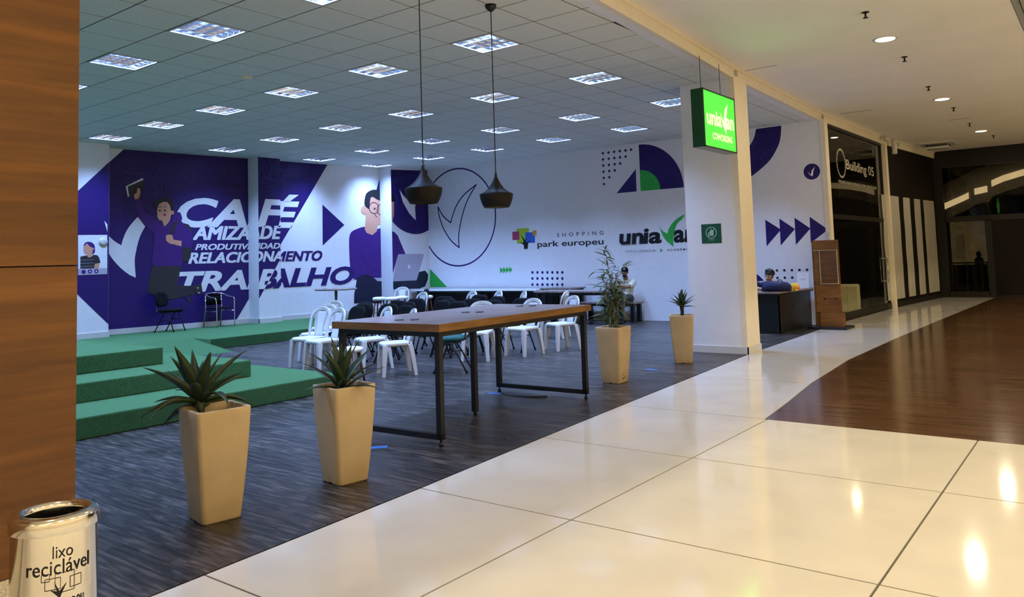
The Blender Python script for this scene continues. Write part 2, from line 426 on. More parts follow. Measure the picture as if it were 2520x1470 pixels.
# baseboards
def base_strip(a, b, z, h, name='baseboard_mural', t=0.015, off=Vector((1, 0, 0))):
    m = MB(); a, b = Vector((*a, 0)), Vector((*b, 0)); o = off * t
    m.prism([(a.x, a.y), (b.x, b.y), (b.x + o.x, b.y + o.y), (a.x + o.x, a.y + o.y)], z, z + h); return m
bm_ = MB()
for part in [base_strip((xm(7.74), 7.74), (xm(P1A), P1A), 0.2, 0.11), base_strip((xm(P1B), P1B), (xm(P2A), P2A), 0.2, 0.11),
             base_strip((PIER_L, 4.6), (PIER_L, 7.755), 0.2, 0.11), base_strip((P1X, P1A - 0.015), (P1X, P1B + 0.015), 0.2, 0.11),
             base_strip((xm(P1A), P1A), (P1X + 0.015, P1A), 0.2, 0.11, off=Vector((0, -1, 0))), base_strip((xm(P2A), P2A), (P2X, P2A), 0.0, 0.11, off=Vector((0, -1, 0)))]:
    bm_.add(part.v, part.f)
struct(bm_.build('baseboard_mural', M['white']))
struct(base_strip((-15.6, YE), (PX0, YE), 0, 0.13, off=Vector((0, -1, 0))).build('baseboard_end', M['white']))

# ---- white column on the shop line
m = MB(); m.box(-5.31, -4.52, 11.40, 11.96, 0, ZC + 0.02)
column = struct(m.build('wall_column', M['wall']))
m = MB(); m.box(-4.52, -4.425, 11.40, 11.66, 0, ZC + 0.02); m.build('corner_post', M['cream'], column)
m = MB(); m.box(-4.52, -4.44, 11.675, 11.96, 0, ZC + 0.02); m.build('corner_post', M['cream'], column)
m = MB()
m.box(-5.325, -4.41, 11.385, 11.40, 0, 0.105); m.box(-4.425, -4.41, 11.385, 11.675, 0, 0.105); m.box(-4.44, -4.425, 11.675, 11.975, 0, 0.105)
m.box(-5.325, -5.31, 11.385, 11.975, 0, 0.105)
struct(m.build('baseboard_column', M['white']))

# ---- beam over the shop line
bm_ = MB(); ys = [y for y, _ in FAC if y >= 0] ; ys[0] = -6.4
def strip(xo0, xo1, z0, z1, ya=-6.4, yb=26.4):
    yl = [ya] + [y for y, _ in FAC if ya < y < yb] + [yb]
    m = MB(); rings = [[Vector((fx(y) + xo0, y, z0)), Vector((fx(y) + xo1, y, z0)), Vector((fx(y) + xo1, y, z1)), Vector((fx(y) + xo0, y, z1))] for y in yl]
    m.loft(rings, True, False); return m
beam = struct(strip(-0.07, 0.0, ZC - 0.005, ZM + 0.05).build('trim_beam', M['cream']))
strip(0.0, 0.022, ZM - 0.055, ZM).build('cornice', M['cream'], beam)
strip(-0.09, -0.07, ZC, ZM + 0.05).build('inner_cheek', M['wall'], beam)
for (px, py) in [(1815, 178), (2032, 290), (2178, 348)]:
    p = on_plane(px, py, Vector((-4.4, 11.5, 4)), Vector((1, 0.03, 0))); x = fx(p.y)
    m = MB(); m.box(x, x + 0.012, p.y - 0.055, p.y + 0.055, ZC + 0.045, ZC + 0.125); m.build('air_grille', M['signbase'], beam)
    for k in range(4):
        m = MB(); m.box(x + 0.012, x + 0.017, p.y - 0.05, p.y + 0.05, ZC + 0.053 + k * 0.018, ZC + 0.061 + k * 0.018); m.build('grille_slat', M['stone'], beam)

# ---- room ceiling: dark plenum and mineral tiles
m = MB(); m.prism([(fx(y) - 0.2, y) for y in (ROOM_Y0, 1.96, 3.85, 5.48, 7.15, 9.2, 11.4, 16.45)] + [(-17.6, 16.45), (-17.6, ROOM_Y0)], ZC + 0.2, ZC + 0.25)
ceil = struct(m.build('ceiling', M['gap']))
TM = 0.6415
XE = [-5.65 - TM * k for k in range(-1, 18)]        # tile edges towards the mural
YEg = [5.11 + TM * k for k in range(-7, 18)]
LX = [-5.97 - 1.925 * k for k in range(6)]
LY = [2.225, 4.79, 7.356, 9.92, 12.487, 14.41]
light_cells = set()
for x in LX:
    for y in LY:
        light_cells.add((round((x + 5.97) / TM), round((y - 4.79) / TM)))
cells = []
for i in range(-3, 18):
    for j in range(-7, 19):
        if (-i, j) in light_cells or (-(i), j) in light_cells: pass
        cx, cyy = -5.97 - TM * i, 4.79 + TM * j
        if (round(-(i)), j) in light_cells: continue
        if cyy - TM / 2 < ROOM_Y0 - 0.1 or cyy - TM / 2 > YE: continue
        if cx + TM / 2 < xm(cyy) - 0.2: continue
        cells.append((cx, cyy))
cells.sort(key=lambda c: math.hypot(c[0], c[1]))
def tile_box(cx, cyy, m):
    h = TM / 2 - 0.0085
    x0, x1, y0, y1 = cx - h, cx + h, max(cyy - h, ROOM_Y0), min(cyy + h, YE)
    x1 = min(x1, fx(cyy) - 0.16)
    if x1 - x0 > 0.05 and y1 - y0 > 0.05: m.box(x0, x1, y0, y1, ZC, ZC + 0.018)
    return m
vis = [c for c in cells if c[1] > 2.2]
tile_me = None
for c in vis[:300]:
    h = TM / 2
    cut = (c[0] + h > fx(c[1]) - 0.16) or c[1] + h > YE or c[1] - h < ROOM_Y0
    if cut:
        m = MB(); tile_box(c[0], c[1], m)
        if m.v: m.build('ceiling_tile', M['ceiltile'], ceil)
    else:
        if tile_me is None:
            m = MB(); hh = h - 0.0085; m.box(-hh, hh, -hh, hh, 0, 0.018); tile_me = m.mesh('ceiling_tile'); tile_me.materials.append(M['ceiltile'])
        link('ceiling_tile', tile_me, None, ceil, (c[0], c[1], ZC))
m = MB()
for c in vis[300:] + [c for c in cells if c[1] <= 2.2]: tile_box(c[0], c[1], m)
tag(m.build('ceiling_tiles', M['ceiltile'], ceil), kind='stuff')
strip(-0.19, -0.072, ZC - 0.006, ZC + 0.018, ROOM_Y0, 16.42).build('border_strip', M['wall'], ceil)
for k in range(-4, 19):                                    # grid bars in the joints, coloured dark for the shadow lines between tiles
    x = -5.65 - TM * k
    yv = [ROOM_Y0 + 0.1 * i for i in range(161) if x < fx(ROOM_Y0 + 0.1 * i) - 0.19 and x > xm(ROOM_Y0 + 0.1 * i)]
    if len(yv) > 5: m = MB(); m.box(x - 0.012, x + 0.012, yv[0], min(yv[-1] + 0.02, YE), ZC + 0.0035, ZC + 0.012); m.build('grid_bar', M['gap'], ceil)
for j in range(-7, 19):
    y = 5.11 + TM * j
    if ROOM_Y0 < y < YE: m = MB(); m.box(xm(y), fx(y) - 0.18, y - 0.012, y + 0.012, ZC + 0.0035, ZC + 0.012); m.build('grid_bar', M['gap'], ceil)
for (px, py) in [(606, 190), (1363, 336)]:
    p = on_z(px, py, ZC); m = MB(); m.lathe([(0.09, ZC), (0.085, ZC - 0.02), (0.05, ZC - 0.03)], 20, (p.x, p.y))
    tag(m.build('smoke_detector', M['cream']), 'round cream smoke detector on the tiled ceiling ' + ('near the wooden wall' if px < 1000 else 'near the end wall'), 'smoke detector')

# ---- mall ceiling
m = MB(); m.prism([(fx(y), y) for y in (-6.4, 0, 1.96, 3.85, 5.48, 7.15, 9.2, 11.4, 16.45, 21.6, 26.4)] + [(-0.78, 26.4), (-0.78, -6.4)], ZM, ZM + 0.1)
ceil2 = struct(m.build('ceiling_mall', M['mallceil']))
for k in range(3):
    m = MB(); m.box(-0.77 + k * 0.085, -0.70 + k * 0.085, -6.4, 26.4, ZM - 0.01 - 0.025 * k, ZM + 0.25); m.build('edge_moulding', M['signbase'], ceil2)
m = MB(); m.box(-0.52, 7.7, -6.4, 26.4, 8.6, 8.7); struct(m.build('ceiling_atrium', M['mallceil']))
m = MB(); m.box(-0.60, -0.52, -6.4, 26.4, ZM - 0.02, 8.7); struct(m.build('wall_gallery', M['cream']))
m = MB(); m.box(7.5, 7.7, -6.4, 26.6, 0, 8.7); struct(m.build('wall_opposite', M['cream']))
m = MB(); m.box(-3.7, 7.7, -6.6, -6.4, 0, 8.7); struct(m.build('wall_behind', M['cream']))
for (px, py, L_, W_, a) in [(1868, 168, 0.55, 0.012, 0.1), (2105, 275, 0.6, 0.03, 0.05), (2360, 293, 0.45, 0.03, 0.0)]:
    p = on_z(px, py, ZM); m = MB(); m.box(p.x - L_ / 2, p.x + L_ / 2, p.y - W_ / 2, p.y + W_ / 2, ZM - 0.006, ZM + 0.01); m.build('access_slot', M['signbase'], ceil2)

# ---- wood clad wall at the left
wx = -3.63
m = MB(); m.box(-3.95, wx - 0.02, -6.4, 1.57, 0.0, ZM); wall_w = struct(m.build('wall_wood', M['darkframe']))
def oak(y0, y1, z0, z1):
    m = MB(); m.box(wx - 0.02, wx, y0, y1, z0, z1); return m.build('wood_panel', M['oakpanel'], wall_w)
for y0, y1 in ((-1.6, 1.572), (-4.0, -1.606), (-6.4, -4.006)):
    oak(y0, y1, 0.285, 1.535); oak(y0, y1, 1.541, 2.79); oak(y0, y1, 2.796, ZM)
m = MB(); m.box(wx - 0.02, wx + 0.006, -6.4, 1.572, 0.0, 0.28); m.build('stone_skirting', M['stone'], wall_w)

# ---- stage, ramp and steps in green carpet
def gbox(pts, z0, z1): m = MB(); m.prism(pts, z0, z1); return m
stage = thing('carpeted_stage', 'low green carpeted stage along the purple mural wall', 'stage', (0, 0, 0))
gbox([(-13.6, 8.3), (-13.6, 13.4), (xm(13.4) + 0.002, 13.4), (xm(P1B) + 0.002, P1B), (P1X + 0.002, P1B), (P1X + 0.002, P1A), (xm(P1A) + 0.002, P1A), (xm(8.3) + 0.002, 8.3)], 0, 0.2).build('deck', M['green'], stage, bevel=0.012)
gbox([(-14.3, 4.9), (-14.3, 8.3), (xm(8.3) + 0.002, 8.3), (xm(7.75) + 0.002, 7.75), (PIER_L + 0.002, 7.75), (PIER_L + 0.002, 4.9)], 0, 0.2).build('deck', M['green'], stage)
m = MB(); m.prism([(-14.3, 0), (-12.88, 0), (-14.3, 0.2)], 4.9, 8.3, 'y'); m.build('ramp', M['green'], stage)
steps = thing('carpeted_steps', 'three broad green carpeted steps beside the wood clad wall', 'steps', (0, 0, 0))
for (x, y, z0, z1) in [(-7.52, 6.33, 0, 0.2), (-8.36, 5.63, 0.2, 0.4), (-9.08, 4.92, 0.4, 0.6)]:
    gbox([(x, ROOM_Y0 + 0.01), (x, y), (-12.86, y), (-12.86, ROOM_Y0 + 0.01)], z0, z1).build('step', M['green'], steps, bevel=0.014)

# ================================================================== NEIGHBOURING SHOPS
# post closing the end wall, glass shop, boarded shop, far shop front
m = MB(); m.box(-4.62, -4.52, 16.40, 16.62, 0, ZC); struct(m.build('trim_1', M['cream']))
m = MB(); m.box(-4.58, -4.46, 21.45, 21.66, 0, ZC); struct(m.build('trim_2', M['cream']))
YA, YB = 16.62, 21.45
glass_x = lambda y: fx(y) - 0.06
shop = struct(strip(-0.16, -0.02, 0.0, 0.14, YA, YB).build('window_1', M['darkframe']))            # plinth of the glass front
strip(-0.1, -0.03, 2.16, 2.26, YA, YB).build('transom', M['darkframe'], shop)
strip(-0.1, -0.03, ZC - 0.07, ZC - 0.006, YA, YB).build('head_rail', M['darkframe'], shop)
for yb in (YA + 0.03, YB - 0.05):
    m = MB(); x = fx(yb) - 0.1; m.box(x, x + 0.07, yb - 0.035, yb + 0.035, 0.14, ZC - 0.07); m.build('mullion', M['darkframe'], shop)
n = 4
for k in range(n):
    a, b = YA + 0.07 + (YB - YA - 0.16) * k / n + 0.004, YA + 0.07 + (YB - YA - 0.16) * (k + 1) / n - 0.004
    strip(-0.07, -0.06, 0.14, 2.16, a, b).build('pane', M['glass'], shop)
strip(-0.07, -0.06, 2.26, ZC - 0.07, YA + 0.07, YB - 0.09).build('pane', M['glass'], shop)
m = MB(); yh = 21.1
for dz in (-0.28, 0.28): m.bar((fx(yh) - 0.06, yh, 0.98 + dz), (fx(yh) + 0.02, yh, 0.98 + dz), 0.018)
m.tube([(fx(yh) + 0.02, yh, 0.66), (fx(yh) + 0.02, yh, 1.3)], 0.014); m.build('door_pull', M['chrome'], shop)
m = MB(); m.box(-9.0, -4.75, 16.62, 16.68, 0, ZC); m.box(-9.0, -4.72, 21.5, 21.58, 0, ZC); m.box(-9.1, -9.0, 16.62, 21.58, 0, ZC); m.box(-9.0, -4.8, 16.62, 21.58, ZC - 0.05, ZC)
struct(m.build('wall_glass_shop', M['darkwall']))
m = MB(); m.box(-9.0, -4.70, 16.62, 21.5, -0.03, 0.01); struct(m.build('floor_glass_shop', M['tile']))
# dark drapes hanging behind the panes
for k in range(5):
    y0 = YA + 0.12 + k * 0.94; m = MB(); rr = []
    for i in range(25):
        y = y0 + 0.9 * i / 24; rr.append([Vector((-5.9 + 0.05 * math.sin(i * 1.6), y, 0.02)), Vector((-5.9 + 0.05 * math.sin(i * 1.6), y, 2.6))])
    m.loft(rr, False, True, False)
    o = m.build('drape', M['darkwall']); s = o.modifiers.new('solid', 'SOLIDIFY'); s.thickness = 0.01
    tag(o, 'black floor length drape behind the shop glass, %s from the white end wall' % ORD[k], 'drape', 'drapes in the glass shop')
# cream armchair in the shop window
ch = thing('armchair', 'cream upholstered armchair inside the dark glass shop', 'armchair', (-5.02, 19.3, 0.01), 0.2)
m = MB(); m.box(-0.22, 0.24, -0.24, 0.24, 0.12, 0.42); m.build('seat', M['armchair'], ch, bevel=0.04)
m = MB(); m.box(-0.28, -0.16, -0.27, 0.27, 0.12, 0.84); m.build('backrest', M['armchair'], ch, bevel=0.05)
for s in (-1, 1):
    m = MB(); m.box(-0.24, 0.25, s * 0.27 - 0.05, s * 0.27 + 0.05, 0.06, 0.68); m.build('armrest', M['armchair'], ch, bevel=0.04)
for sx in (-0.18, 0.18):
    for sy in (-0.22, 0.22):
        m = MB(); m.lathe([(0.02, 0.0), (0.025, 0.14)], 8, (sx, sy)); m.build('leg', M['darkframe'], ch)

# text helper (shared by signs, logos and the mural)
def text_mesh(s, offset=0.0, shear=0.0, spacing=1.0):
    cu = bpy.data.curves.new('t', 'FONT'); cu.body = s; cu.offset = offset; cu.shear = shear; cu.space_character = spacing; cu.resolution_u = 4
    cu.fill_mode = 'FRONT'
    ob = bpy.data.objects.new('t', cu); COL.objects.link(ob)
    dg = bpy.context.evaluated_depsgraph_get(); me = bpy.data.meshes.new_from_object(ob.evaluated_get(dg))
    bpy.data.objects.remove(ob); bpy.data.curves.remove(cu)
    vs = [(v.co.x, v.co.y) for v in me.vertices]; fs = [tuple(p.vertices) for p in me.polygons]; bpy.data.meshes.remove(me)
    x0, x1 = min(v[0] for v in vs), max(v[0] for v in vs); y0, y1 = min(v[1] for v in vs), max(v[1] for v in vs)
    return [((x - x0) / (x1 - x0), (y - y0) / (y1 - y0)) for x, y in vs], fs
def text_obj(name, s, P00, P10, P01, material, parent, **kw):
    """lettering stretched over the parallelogram with corners P00 (bottom left), P10 (bottom right), P01 (top left)"""
    vs, fs = text_mesh(s, **kw); m = MB()
    m.add([P00 + (P10 - P00) * a + (P01 - P00) * b for a, b in vs], fs); return m.build(name, material, parent)
# name of the shop on the glass
def gl(px, py): 
    p = on_plane(px, py, Vector((glass_x(17) + 0.012, 17, 0)), Vector((1, -0.02, 0))); return Vector((fx(p.y) - 0.052, p.y, p.z))
ring = MB(); c = gl(2071, 404); R1, R2 = 0.33, 0.28
pts = []
for k in range(34):
    a = 2 * math.pi * k / 34; r = 0.30; y = c.y + r * 1.05 * math.cos(a); z = c.z + r * 1.02 * math.sin(a) + 0.02
    h = 0.026; ring.add([(fx(y) - 0.052, y + h * math.cos(t), z + h * math.sin(t)) for t in [2 * math.pi * q / 8 for q in range(8)]], [tuple(range(8))])
ring.build('emblem_ring', M['etched'], shop)
a, b, t = gl(2084, 424), gl(2152, 441), gl(2084, 392); t.y = a.y; b.z = a.z - 0.02
text_obj('lettering', 'Building 05', a, b, t, M['etched'], shop, offset=0.01)
a, b, t = gl(2064, 451), gl(2158, 468), gl(2064, 441); t.y = a.y
text_obj('lettering', 'TECNOLOGIA E INOVAÇÃO EM CONSTRUÇÃO', a, b, t, M['etched'], shop, offset=0.012)

# boarded shop with paper strips
ya, yb = 21.66, 26.3
sh = struct(strip(-0.14, -0.04, 0.0, ZC, ya, yb).build('wall_boarded', M['shutter']))
strip(-0.05, -0.02, 0.0, 0.12, ya, yb).build('sill', M['darkframe'], sh)
def bx(px): return on_x(px, 620, -4.35).y
for (p0, p1) in [(2201, 2232), (2240, 2251), (2259, 2269), (2275, 2299)]:
    y0, y1 = bx(p0), min(bx(p1), 26.1)
    m = MB(); N = 10; rr = []
    for i in range(N + 1):
        z = 0.2 + (2.86 - 0.2) * i / N; w = 0.02 * math.sin(i * 1.7 + p0)
        rr.append([Vector((fx(y0) - 0.036, y0 + w, z)), Vector((fx(y1) - 0.028, y1 + w * 0.6, z))])
    m.loft(rr, False, False, False); o = m.build('paper_strip', M['paper'], sh)
    s = o.modifiers.new('solid', 'SOLIDIFY'); s.thickness = 0.004
# far shop front facing us across the end of the mall
YF = 26.4
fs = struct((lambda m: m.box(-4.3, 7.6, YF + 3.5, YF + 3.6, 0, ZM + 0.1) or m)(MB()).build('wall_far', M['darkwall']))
fr = MB(); fr.box(-4.3, 7.6, YF, YF + 0.12, 3.85, ZM + 0.02); fr.build('fascia', M['darkframe'], fs)
for (x0, x1, z0, z1) in [(-4.3, -3.98, 0, 3.85), (-4.0, 7.6, 2.22, 2.38), (-2.97, -2.80, 0, 2.25), (-4.0, -2.95, 0, 0.16), (-2.8, 7.6, 0, 0.06)]:
    m = MB(); m.box(x0, x1, YF, YF + 0.1, z0, z1); m.build('frame', M['darkframe'], fs)
m = MB(); m.box(-2.80, 7.6, YF + 0.03, YF + 0.06, 0.06, 2.22); m.build('door_panel', M['shutter'], fs)
m = MB(); m.box(-3.98, -2.97, YF + 0.04, YF + 0.05, 0.16, 2.22); m.build('pane', M['glass'], fs)
m = MB(); m.box(-3.98, 7.6, YF + 0.04, YF + 0.05, 2.38, 3.85); m.build('pane', M['glass'], fs)
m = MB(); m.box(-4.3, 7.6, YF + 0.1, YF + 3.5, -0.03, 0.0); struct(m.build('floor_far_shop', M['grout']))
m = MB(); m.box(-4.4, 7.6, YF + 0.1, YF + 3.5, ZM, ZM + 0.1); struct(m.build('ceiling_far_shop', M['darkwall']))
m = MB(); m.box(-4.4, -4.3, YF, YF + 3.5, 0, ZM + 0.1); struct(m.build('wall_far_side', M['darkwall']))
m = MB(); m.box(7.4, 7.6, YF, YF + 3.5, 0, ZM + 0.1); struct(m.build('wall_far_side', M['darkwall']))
# atrium cornice and coves reflected in the upper glass, modelled as glowing shapes behind it
M['cove'] = mat('painted_cove_reflection', (0.9, 0.8, 0.6), 0.6, emit=(1.0, 0.74, 0.42), estr=0.55, var=0.25, scale=3)
M['soffit'] = mat('painted_soffit_reflection', (0.20, 0.19, 0.17), 0.7)
sof = thing('reflected_soffit', 'reflection of curved atrium coves, modelled behind the far upper glass', 'soffit', (0, 0, 0))
yb = YF + 0.9
curve = [(2322, 515), (2345, 505), (2372, 493), (2384, 487), (2398, 478), (2430, 471), (2440, 458), (2470, 445), (2520, 430), (2600, 415), (2760, 400)]
def sx(px, py): p = on_y(px, py, yb); return p.x, p.z
low = [sx(*c) for c in curve]
m = MB(); rr = [[Vector((x, yb + 0.05, z - 0.30)), Vector((x, yb + 0.5, z - 0.30)), Vector((x, yb + 0.5, min(z + 0.75, ZM - 0.02))), Vector((x, yb + 0.05, min(z + 0.75, ZM - 0.02)))] for x, z in low]
m.loft(rr, True, True); m.build('soffit_reflection', M['soffit'], sof)
for (i0, i1) in [(0, 3), (4, 5), (6, 10)]:
    m = MB(); m.loft([[Vector((x, yb + 0.02, z - 0.02)), Vector((x, yb + 0.04, z - 0.02)), Vector((x, yb + 0.04, z + 0.17)), Vector((x, yb + 0.02, z + 0.17))] for x, z in low[i0:i1 + 1]], True, False)
    m.build('cove_reflection', M['cove'], sof)
# what shows through the lower far window: display wall with shop light painted on as glow, railing, two dark figures
M['glowwall'] = mat('painted_glow_display_wall', (0.32, 0.27, 0.17), 0.7, emit=(1.0, 0.72, 0.35), estr=0.025, var=0.4, scale=2)
dw = thing('display_backdrop', 'tan display wall with painted glow seen through the far shop window', 'backdrop', (0, 0, 0))
m = MB(); m.box(-4.25, -2.9, YF + 2.6, YF + 2.65, 0.9, 2.35); m.build('board', M['glowwall'], dw)
m = MB(); m.box(-4.1, -3.85, YF + 2.52, YF + 2.58, 1.1, 1.9); m.build('poster', M['paper'], dw)
ra = thing('railing', 'black metal railing inside the far shop window', 'railing', (0, 0, 0))
m = MB(); m.bar((-4.2, YF + 1.4, 0.98), (-2.8, YF + 1.4, 0.98), 0.05); m.build('handrail', M['blackmetal'], ra)
for x in (-4.1, -3.7, -3.3, -2.9):
    m = MB(); m.bar((x, YF + 1.4, 0), (x, YF + 1.4, 0.97), 0.03); m.build('baluster', M['blackmetal'], ra)
for k, x in enumerate((-3.42, -3.12)):
    mn = thing('mannequin', ('taller' if k == 0 else 'shorter') + ' dark shop mannequin behind the far window railing', 'mannequin', (x, YF + 2.0, 0))
    h = 1.32 - 0.12 * k
    m = MB(); m.lathe([(0.1, 0), (0.09, 0.5 * h), (0.13, 0.7 * h), (0.12, 0.82 * h), (0.05, 0.87 * h)], 12); m.build('torso', M['blackfab'], mn)
    m = MB(); m.ell((0, 0, h * 0.93), (0.07, 0.08, 0.1)); m.build('head', M['blackfab'], mn)
# wooden totem beside the desk
tm = thing('display_totem', 'tall wooden display totem with clear acrylic pocket beside the black desk', 'totem', (-4.45, 15.78, 0), 0.0)
m = MB(); m.box(-0.36, 0.36, -0.3, 0.3, 0.0, 0.045); m.build('base_plate', M['blackmetal'], tm, bevel=0.008)
m = MB(); m.box(-0.14, 0.28, -0.16, -0.02, 0.045, 0.30); m.build('foot_box', M['totemwood'], tm, bevel=0.004)
m = MB(); m.box(-0.24, 0.22, -0.035, 0.03, 0.30, 1.70); m.build('board', M['totemwood'], tm, bevel=0.004)
m = MB(); m.box(-0.28, -0.17, 0.0, 0.08, 0.045, 1.70); m.build('back_post', M['totemwood'], tm, bevel=0.004)
m = MB(); m.box(-0.12, 0.20, -0.062, -0.052, 0.86, 1.50); m.build('acrylic_pocket', M['acrylic'], tm)
for (x0, x1, z0, z1) in [(-0.125, -0.118, 0.86, 1.5), (0.198, 0.205, 0.86, 1.5), (-0.125, 0.205, 0.855, 0.862), (-0.24, 0.22, 1.5, 1.506)]:
    m = MB(); m.box(x0, x1, -0.066, -0.05, z0, z1); m.build('pocket_edge', M['etched'], tm)
text_obj('lettering', 'park europeu', Vector((-0.04, -0.037, 0.555)), Vector((0.16, -0.037, 0.555)), Vector((-0.04, -0.037, 0.595)), M['print_black'], tm)
m = MB(); m.prism([(-0.09, 0.545), (-0.07, 0.545), (-0.05, 0.60), (-0.075, 0.575), (-0.105, 0.61)], -0.038, -0.036, 'y'); m.build('tree_mark', M['print_black'], tm)
m = MB(); m.box(-4.56, -4.52, 16.31, 16.39, 1.62, 1.86); tag(m.build('wall_sensor', M['white'], bevel=0.008), 'small white sensor box on the post behind the wooden totem', 'sensor')

# ================================================================== LAMPS
def make_troffer():
    t = thing('ceiling_light', '', 'ceiling light', (0, 0, ZC), 0, 'recessed louvre ceiling lights')
    h = TM / 2 - 0.012
    m = MB()
    for (x0, x1, y0, y1) in [(-h, h, -h, -h + 0.022), (-h, h, h - 0.022, h), (-h, -h + 0.022, -h + 0.022, h - 0.022), (h - 0.022, h, -h + 0.022, h - 0.022)]:
        m.box(x0, x1, y0, y1, -0.004, 0.008)
    m.build('frame', M['white'], t)
    m = MB()
    for (x0, x1, y0, y1) in [(-h, h, -h, -h + 0.02), (-h, h, h - 0.02, h), (-h, -h + 0.02, -h + 0.02, h - 0.02), (h - 0.02, h, -h + 0.02, h - 0.02)]:
        m.box(x0, x1, y0, y1, 0.008, 0.09)
    m.build('reflector', M['louvre'], t)
    i = h - 0.024
    m = MB(); m.box(-i, i, -i, i, 0.085, 0.09); m.build('glowing_housing_back', M['housingglow'], t)
    area_lamp('fluorescent_panel', 2 * i - 0.01, TROFFER_W, COOL, t, (0, 0, 0.062), spread=104)
    for k in range(4):
        y = -i + 2 * i * (k + 0.5) / 4; m = MB(); m.tube([(-i + 0.02, y, 0.074), (i - 0.02, y, 0.074)], 0.009, 8); m.build('fluorescent_tube', M['tubeglow'], t)
    for k in range(1, 4):
        y = -i + 2 * i * k / 4
        m = MB(); m.prism([(y - 0.002, 0.0), (y + 0.002, 0.0), (y + 0.012, 0.052), (y - 0.012, 0.052)], -i, i, 'x'); m.build('louvre_blade', M['louvre'], t)
    for k in range(1, 5):
        x = -i + 2 * i * k / 5
        m = MB(); m.prism([(x - 0.001, 0.012), (x + 0.001, 0.012), (x + 0.008, 0.055), (x - 0.008, 0.055)], -i, i, 'y'); m.build('louvre_blade', M['louvre'], t)
    return t
proto = make_troffer(); firstt = True
rown = {4.79: 'second row', 7.356: 'third row', 9.92: 'fourth row', 12.487: 'fifth row', 14.41: 'row nearest the end wall', 2.225: 'nearest row'}
for y in LY:
    for k, x in enumerate(LX):
        o = proto if firstt else copy_tree(proto); firstt = False
        move(o, (x, y, ZC), 0, 'square louvre ceiling light, %s from the mall corridor in the %s' % (ORD[k], rown[y]))

def make_down():
    t = thing('downlight', '', 'downlight', (0, 0, ZM), 0, 'mall downlights')
    m = MB(); m.lathe([(0.16, 0.004), (0.16, -0.006), (0.125, -0.008), (0.12, 0.0)], 28, caps=False); m.build('trim_ring', M['white'], t)
    area_lamp('lamp_disc', 0.24, DOWN_W, WARM, t, (0, 0, -0.012), True)
    m = MB(); m.lathe([(0.122, -0.010), (0.122, -0.002)], 28); m.build('lamp_lens', M['lampglow'], t)
    return t
dproto = make_down(); firstt = True
for k, (x, y) in enumerate([(-2.30, 11.5), (-2.47, 17.04), (-2.47, 22.6), (-2.2, 5.95), (-2.1, 0.4), (-2.0, -4.8)]):
    o = dproto if firstt else copy_tree(dproto); firstt = False
    move(o, (x, y, ZM), 0, ['round downlight nearest us in the mall ceiling', 'round mall downlight, second in the row', 'farthest round downlight in the mall ceiling',
                            'round mall downlight just above the frame', 'round mall downlight over the camera', 'round mall downlight behind the camera'][k])
# copies added out of view over the gallery to fill the mall with light
for i, x in enumerate((1.5, 4.3)):
    for j, y in enumerate((-4.5, 0.5, 5.5, 10.5, 15.5, 20.5)):
        o = copy_tree(dproto)
        for c in o.children:
            if c.type == 'LIGHT': c.data = c.data.copy(); c.data.energy = FILL_W; c.data.size = 0.5
        move(o, (x, y, 8.6), 0, 'added unseen fill lamp high to the right, %s from the back in the %s line' % (ORD[j], ('inner', 'outer')[i]))
# two small lamps in the ceiling of the glass shop
for k, (x, y) in enumerate(((-5.05, 17.9), (-5.0, 18.9))):
    o = copy_tree(dproto); o.scale = (0.6, 0.6, 1)
    for c in o.children:
        if c.type == 'LIGHT': c.data = c.data.copy(); c.data.energy = 11.0
    move(o, (x, y, ZC - 0.055), 0, ('left' if k == 0 else 'right') + ' small lamp in the dark ceiling of the glass shop'); o['group'] = 'lamps inside the glass shop'
# sprinklers
for k, (px, py) in enumerate([(2130, 40), (2226, 148), (2285, 220), (2347, 271), (2386, 309), (2445, 338)]):
    p = on_z(px, py, ZM - 0.05)
    t = thing('sprinkler', 'small dark ceiling sprinkler, %s along the mall from us' % ORD[k], 'sprinkler', (p.x, p.y, ZM), 0, 'mall ceiling sprinklers')
    m = MB(); m.lathe([(0.045, 0.0), (0.045, -0.006), (0.012, -0.008)], 14); m.build('escutcheon', M['darkframe'], t)
    m = MB(); m.lathe([(0.012, 0.0), (0.012, -0.06)], 8); m.build('nipple', M['darkframe'], t)
    m = MB(); m.lathe([(0.008, -0.06), (0.032, -0.068), (0.032, -0.072)], 12); m.build('deflector', M['darkframe'], t)
# projector spot and air unit near the far end of the beam
t = thing('spotlight', 'white cylindrical spotlight hanging at the beam by the boarded shop', 'spotlight', (fx(21.9) + 0.16, 21.9, ZM))
m = MB(); m.box(-0.08, 0.08, -0.03, 0.03, -0.05, 0.0); m.build('bracket', M['white'], t)
m = MB(); m.lathe([(0.065, -0.44), (0.065, -0.1), (0.03, -0.06)], 16); m.build('barrel', M['white'], t)
t = thing('camera_dome', 'small white camera on the beam left of the spotlight', 'camera', (fx(21.3) + 0.14, 21.3, ZM))
m = MB(); m.lathe([(0.06, 0.0), (0.06, -0.04)], 14); m.build('mount', M['white'], t)
m = MB(); m.ell((0, 0, -0.1), (0.08, 0.08, 0.075)); m.build('dome', M['white'], t)
p = on_z(2308, 352, ZM)
t = thing('air_unit', 'white air conditioning cassette under the far mall ceiling', 'air unit', (p.x, p.y, ZM))
m = MB(); m.box(-0.42, 0.42, -0.42, 0.42, -0.05, 0.0); m.build('cassette', M['white'], t, bevel=0.01)
m = MB(); m.box(-0.28, 0.28, -0.28, 0.28, -0.17, -0.12); m.build('panel', M['white'], t, bevel=0.01)
